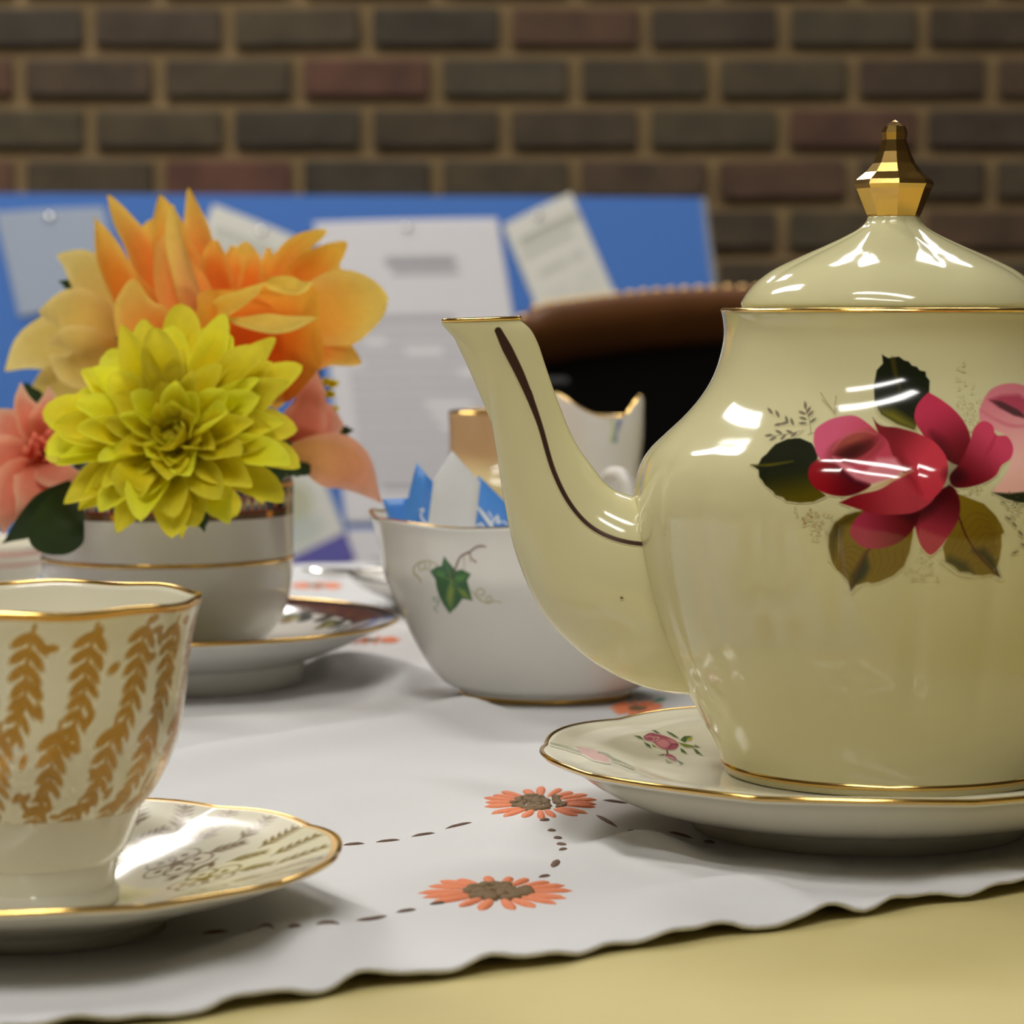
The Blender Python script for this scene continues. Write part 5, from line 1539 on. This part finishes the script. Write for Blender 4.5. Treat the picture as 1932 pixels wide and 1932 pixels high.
# leaves
DG, MG = (22, 26, 8), (50, 66, 30)
LG1, LG2 = (36, 48, 20), (46, 62, 30)
lab = [('broad dark green leaf hanging over the side of the cup', [(150, 915, -.004), (125, 950, -.018), (108, 1000, -.024), (104, 1047, -.022)], [8, 34, 50, 54, 50], LG1, LG2, 1.055, 0),
       ('long narrow leaf pointing down past the cup', [(165, 905, .0), (110, 945, -.012), (60, 985, -.014), (4, 1026, -.008)], [8, 26, 34, 26, 3], LG1, LG2, 1.06, 0),
       ('small serrated leaf below the chrysanthemum', [(362, 930, -.004), (374, 960, -.010), (386, 1004, -.010)], [8, 24, 20, 3], LG1, LG2, 1.045, .18),
       ('small green leaf beside the pink petals', [(520, 880, -.004), (560, 884, -.008), (604, 886, -.002)], [6, 16, 14, 2], LG1, LG2, 1.09, .12),
       ('leaf tucked under the chrysanthemum at the rim', [(470, 905, -.004), (510, 890, -.008), (552, 868, -.002)], [10, 28, 26, 4], LG1, LG2, 1.075, .1),
       ('dark green leaf behind the cream petals', [(215, 580, .03), (150, 545, .03), (110, 530, .03)], [8, 22, 16, 3], LG1, LG2, 1.13, .1),
       ('small leaf behind the pink bloom', [(600, 840, .02), (635, 815, .02), (668, 812, .02)], [6, 18, 14, 3], LG1, LG2, 1.13, .1),
       ('leaf between the pink dahlia and the cream bloom', [(110, 880, .01), (70, 780, .016), (48, 720, .018)], [10, 40, 36, 6], LG1, LG2, 1.12, .1)]
for l_, spn, wds, a, b_, D_, se in lab:
    t_ = empty('leaf', tuple(P(spn[0][0], spn[0][1], D_ + spn[0][2])), l_, 'leaf', 'leaves in the white cup')
    petal(t_, spn, wds, a, b_, None, 0, .25, .04, D0=D_, nu=20, nv=9, mat=LEAFM, name='blade', serr=se)
    s0 = P(spn[0][0], spn[0][1], D_ + spn[0][2])
    tgt = CUPC + (s0 - CUPC) * np.array([.45, .45, 0]); tgt[2] = rimz2 + .002
    v, f = tube(np.linspace(s0, tgt, 4), .0008, 5, up=(.3, .2, 1))
    obj('petiole', v, f, STEM, t_)

# ---------------------------------------------------------------- the display board with its papers
PSI, LEAN = math.radians(9), math.radians(30)
br = np.array([math.cos(PSI), math.sin(PSI), 0]); nh = np.array([math.sin(PSI), -math.cos(PSI), 0])
bu = math.cos(LEAN) * np.array([0, 0, 1.0]) - math.sin(LEAN) * nh
bn = np.cross(br, bu); bn = bn if bn[1] < 0 else -bn
B0 = P(780, 420, 3.35)
def on_board(px_, py_, lift=0.0):
    d = ray(px_, py_)
    k = ((B0 - CAM) @ bn) / (d @ bn)
    return CAM + d * np.asarray(k)[..., None] + bn * lift
def b_uv(p): return np.array([(p - B0) @ br, (p - B0) @ bu])
tr_ = b_uv(on_board(1322, 373)); tl_ = b_uv(on_board(-60, 373))
utop = tr_[1]; ur = tr_[0]; ul = tl_[0]
ubot = utop - (B0 + bu * utop)[2] / bu[2] + .004 / bu[2]
def bpt(u_, v_, w_=0.0): return B0 + br * u_ + bu * v_ + bn * w_
BLUE = plain('blue_felt', (0.040, 0.125, 0.38), rough=.95, noise=.06, nscale=400, sheen=.1)
GREYF = plain('grey_board_edge', (.10, .11, .14), rough=.5)
def bbox(u0, u1, v0, v1, w0, w1):
    v_, f_ = box(u0, u1, v0, v1, w0, w1)
    return np.array([bpt(*p_) for p_ in v_]), f_
bc = bpt((ul + ur) / 2, ubot, -.02); bc[2] = 0
bd = empty('display_board', tuple(bc), 'leaning blue felt display board pinned with papers', 'display board')
v, f = bbox(ul, ur, ubot, utop, -.022, 0)
obj('felt_panel', v, f, BLUE, bd, smoothed=False)
for nm_, a in (('edge_trim', (ul - .006, ul, ubot, utop, -.024, .001)), ('edge_trim', (ur, ur + .006, ubot, utop, -.024, .001))):
    v, f = bbox(*a); obj(nm_, v, f, GREYF, bd, smoothed=False)
for u_ in (ul + .12, ur - .12):
    tpt = bpt(u_, utop - .12, -.022); bpt_ = tpt + np.array([0, .34, 0]); bpt_[2] = .012
    v, f = tube(np.linspace(tpt, bpt_, 3), .012, 8, up=(1, 0, 0)); obj('rear_strut', v, f, GREYF, bd)

def paper(label, corners, col, paint=None, lift=.0012, nu=90, nv=130, k=1.0, name='pinned_leaflet', curl=0.0):
    """corners TL,TR,BR,BL in pixels, laid on the board"""
    Pc = [on_board(np.array(float(a[0])), np.array(float(a[1])), lift) for a in corners]
    cv = Canvas(0, nu, 0, nv, 1, 1.0)
    if paint: paint(cv, nu, nv)
    s_, t_ = cv.X / nu, cv.Y / nv
    pos_ = ((1 - s_) * (1 - t_))[..., None] * Pc[0] + (s_ * (1 - t_))[..., None] * Pc[1] + (s_ * t_)[..., None] * Pc[2] + ((1 - s_) * t_)[..., None] * Pc[3]
    pos_ = pos_ + bn * (.0015 * np.sin(s_ * 3.1) + curl * s_ ** 2)[..., None]
    mat = porcelain('printed_paper', tuple(srgb(col)), rough=.7, painted=True, noise=.02)
    base = np.mean(Pc, 0)
    o_ = None
    t0 = empty(name, tuple(base), label, 'paper')
    sheet = cv.mesh('sheet', pos_, mat, t0, keep_all=True)
    so = sheet.modifiers.new('thickness', 'SOLIDIFY'); so.thickness = .0004; so.offset = -1
    pin_v, pin_f = revolve([(0, 0), (.004, .0), (.0045, .002), (.003, .004), (0, .0045)], 0, 0, 12)
    M_ = np.stack([br, bu, bn], 1)
    pc_ = Pc[0] * .5 + Pc[1] * .5 - bu * .012 + bn * .0015
    obj('pin', pin_v @ M_.T + pc_, pin_f, STEEL, t0)
    return t0
def text(cv, x0, x1, y, h, col, r, dens=.8):
    x_ = x0
    while x_ < x1:
        w_ = r.uniform(3, 9)
        if r.random() < dens: cv.stroke([(x_, y), (min(x_ + w_, x1), y)], h, col)
        x_ += w_ + 1.6
tr = random.Random(3)
TX = (134, 131, 134)
def p_main(cv, nu, nv):
    text(cv, 34, 66, 19, 4.4, TX, tr, 1)
    text(cv, 36, 66, 23.5, 2.4, TX, tr, 1)
    text(cv, 20, 80, 44, 2.6, TX, tr)
    y = 49
    for k in range(15):
        text(cv, 10, 86 if k not in (8, 14) else 44, y, 1.7, TX, tr, .9); y += 4.6
    y = 122
    text(cv, 10, 80, 116, 1.7, TX, tr, .9)
paper('large white printed sheet pinned to the blue board', [(592, 421), (938, 413), (1032, 985), (652, 988)], (188, 185, 187), p_main, .0015, name='pinned_sheet')
def p_low(cv, nu, nv):
    y = 20
    for k in range(12): text(cv, 10, 84, y, 1.8, TX, tr, .8); y += 9
paper('second white sheet below the large printed one', [(654, 1000), (1040, 997), (1076, 1260), (694, 1264)], (188, 185, 187), p_low, .0015, nv=90, name='pinned_sheet')
LG = (186, 184, 174)
def p_leaf(cv, nu, nv):
    text(cv, 14, 84, 20, 8, (150, 148, 136), tr, 1); text(cv, 10, 70, 31, 5, (158, 156, 144), tr, 1)
    text(cv, 20, 74, 50, 6, (164, 162, 150), tr, .8)
    cv.ell(66, 100, 9, 12, 0, (150, 150, 146), 10, .7)
    for k in range(6): text(cv, 14, 78, 66 + k * 5, 2, (176, 174, 160), tr, .7)
paper('tilted cream leaflet beside the big sheet, above the chair', [(948, 428), (1076, 366), (1196, 640), (1066, 712)], LG, p_leaf, .003)
def p_leaf2(cv, nu, nv):
    text(cv, 12, 84, 22, 8, (160, 160, 150), tr, 1); text(cv, 12, 84, 34, 6, (164, 164, 150), tr, 1); text(cv, 20, 70, 60, 5, (170, 170, 158), tr, .8)
paper('tilted cream leaflet behind the peony', [(402, 388), (585, 462), (490, 720), (308, 640)], LG, p_leaf2, .003)
def p_leaf3(cv, nu, nv):
    cv.poly([(-2, 96), (92, 96), (92, 134), (-2, 134)], (62, 56, 132))
    cv.ell(45, 40, 26, 26, 0, (146, 146, 112), 14, .8); cv.ell(48, 74, 24, 16, 0, (150, 158, 150), 12, .7)
paper('tilted leaflet with a purple lower band beside the cup', [(450, 930), (592, 862), (672, 1058), (530, 1126)], (182, 180, 172), p_leaf3, .003)
paper('grey blue sheet at the left end of the board', [(-10, 402), (196, 392), (240, 560), (36, 600)], (132, 142, 158), None, .002, name='pinned_sheet')

# ---------------------------------------------------------------- the chair behind the table
WOOD = plain('brown_varnished_wood', (0.125, 0.042, 0.006), rough=.55, noise=.35, nscale=14, coat=.0, spec=.3)
LEATH = plain('black_leather', (0.006, 0.005, 0.005), rough=.6, noise=.3, nscale=60, spec=.25, bump=.3, bscale=300)
BRASS = plain('brass_stud', (.55, .36, .14), rough=.3, metal=1)
CDIR = np.array([0.90, 0.436, 0.0]); CDIR /= np.linalg.norm(CDIR)
CB_ = np.array([CDIR[1], -CDIR[0], 0.0])                 # towards the table
ct = P(975, 585, 2.18)
W_ = .47
def chair_pt(s_, d_, z): return np.array([ct[0], ct[1], 0]) + CDIR * s_ + CB_ * d_ + np.array([0, 0, z])
cc_ = chair_pt(W_ / 2, .22, 0)
ch = empty('chair', tuple(cc_), 'dark wooden chair with studded curved back rail and black padding', 'chair')
zt1 = float(ct[2])
n_s = 40
rv = []
pr = [(-.012, -.022), (.006, -.024), (.014, -.018), (.016, .0), (.014, .018), (.006, .022), (-.010, .021), (-.014, .012), (-.015, -.012)]
for s_ in np.linspace(0, 1, n_s):
    bow = -.055 * math.sin(s_ * math.pi)
    zz = zt1 - .022 + .018 * math.sin(s_ * math.pi * .95 + .05)
    e_ = min(1, .55 + min(s_, 1 - s_) * 9)
    for d_, z_ in pr:
        rv.append(chair_pt(s_ * W_, d_ + bow, zz + z_ * e_))
kk = len(pr)
ff = [[i * kk + j, i * kk + (j + 1) % kk, (i + 1) * kk + (j + 1) % kk, (i + 1) * kk + j] for i in range(n_s - 1) for j in range(kk)]
ff += [list(range(kk)), [(n_s - 1) * kk + j for j in range(kk)][::-1]]
obj('back_rail', np.array(rv), ff, WOOD, ch)
nv_ = 14
pv = []
for side in (0.006, -.022):
    for i, s_ in enumerate(np.linspace(.02, .98, n_s)):
        bow = -.055 * math.sin(s_ * math.pi)
        ztop_ = zt1 - .022 + .018 * math.sin(s_ * math.pi * .95 + .05) - .012
        for j in range(nv_):
            z_ = ztop_ + (.47 - ztop_) * j / (nv_ - 1)
            bul = .010 * math.sin(math.pi * s_) * math.sin(math.pi * j / (nv_ - 1))
            pv.append(chair_pt(s_ * W_, side + bow * (1 - .25 * j / nv_) + (bul if side > 0 else 0), z_))
gf = grid_faces(n_s, nv_)
fl_ = gf.tolist() + (gf[:, ::-1] + n_s * nv_).tolist()
for i in range(n_s - 1):
    for j in (0, nv_ - 1):
        fl_.append([i * nv_ + j, (i + 1) * nv_ + j, n_s * nv_ + (i + 1) * nv_ + j, n_s * nv_ + i * nv_ + j])
for j in range(nv_ - 1):
    for i in (0, n_s - 1):
        fl_.append([i * nv_ + j, i * nv_ + j + 1, n_s * nv_ + i * nv_ + j + 1, n_s * nv_ + i * nv_ + j])
obj('padded_back', pv, fl_, LEATH, ch)
sd_v, sd_f = revolve([(0.0042, 0), (.0038, .0016), (.002, .0028), (0, .0031)], 0, 0, 8)
for k in range(34):
    s_ = (k + .5) / 34
    bow = -.055 * math.sin(s_ * math.pi)
    zz = zt1 - .022 + .018 * math.sin(s_ * math.pi * .95 + .05) + .022 * min(1, .55 + min(s_, 1 - s_) * 9)
    obj('stud', sd_v + chair_pt(s_ * W_, -.002 + bow, zz - .0006), sd_f, BRASS, ch)
sv_, sf_ = box(0, W_, .0, .42, .43, .49, .012)
obj('seat', np.array([chair_pt(*p_) for p_ in sv_]), sf_, LEATH, ch, smoothed=False)
for s_ in (.005, W_ - .040):
    for d_, zt_ in ((-.020, zt1 - .05), (.37, .435)):
        bv_, bf_ = box(s_, s_ + .035, d_, d_ + .035, 0, zt_, .004)
        obj('leg', np.array([chair_pt(*p_) for p_ in bv_]), bf_, LEATH if d_ < 0 else WOOD, ch, smoothed=False)
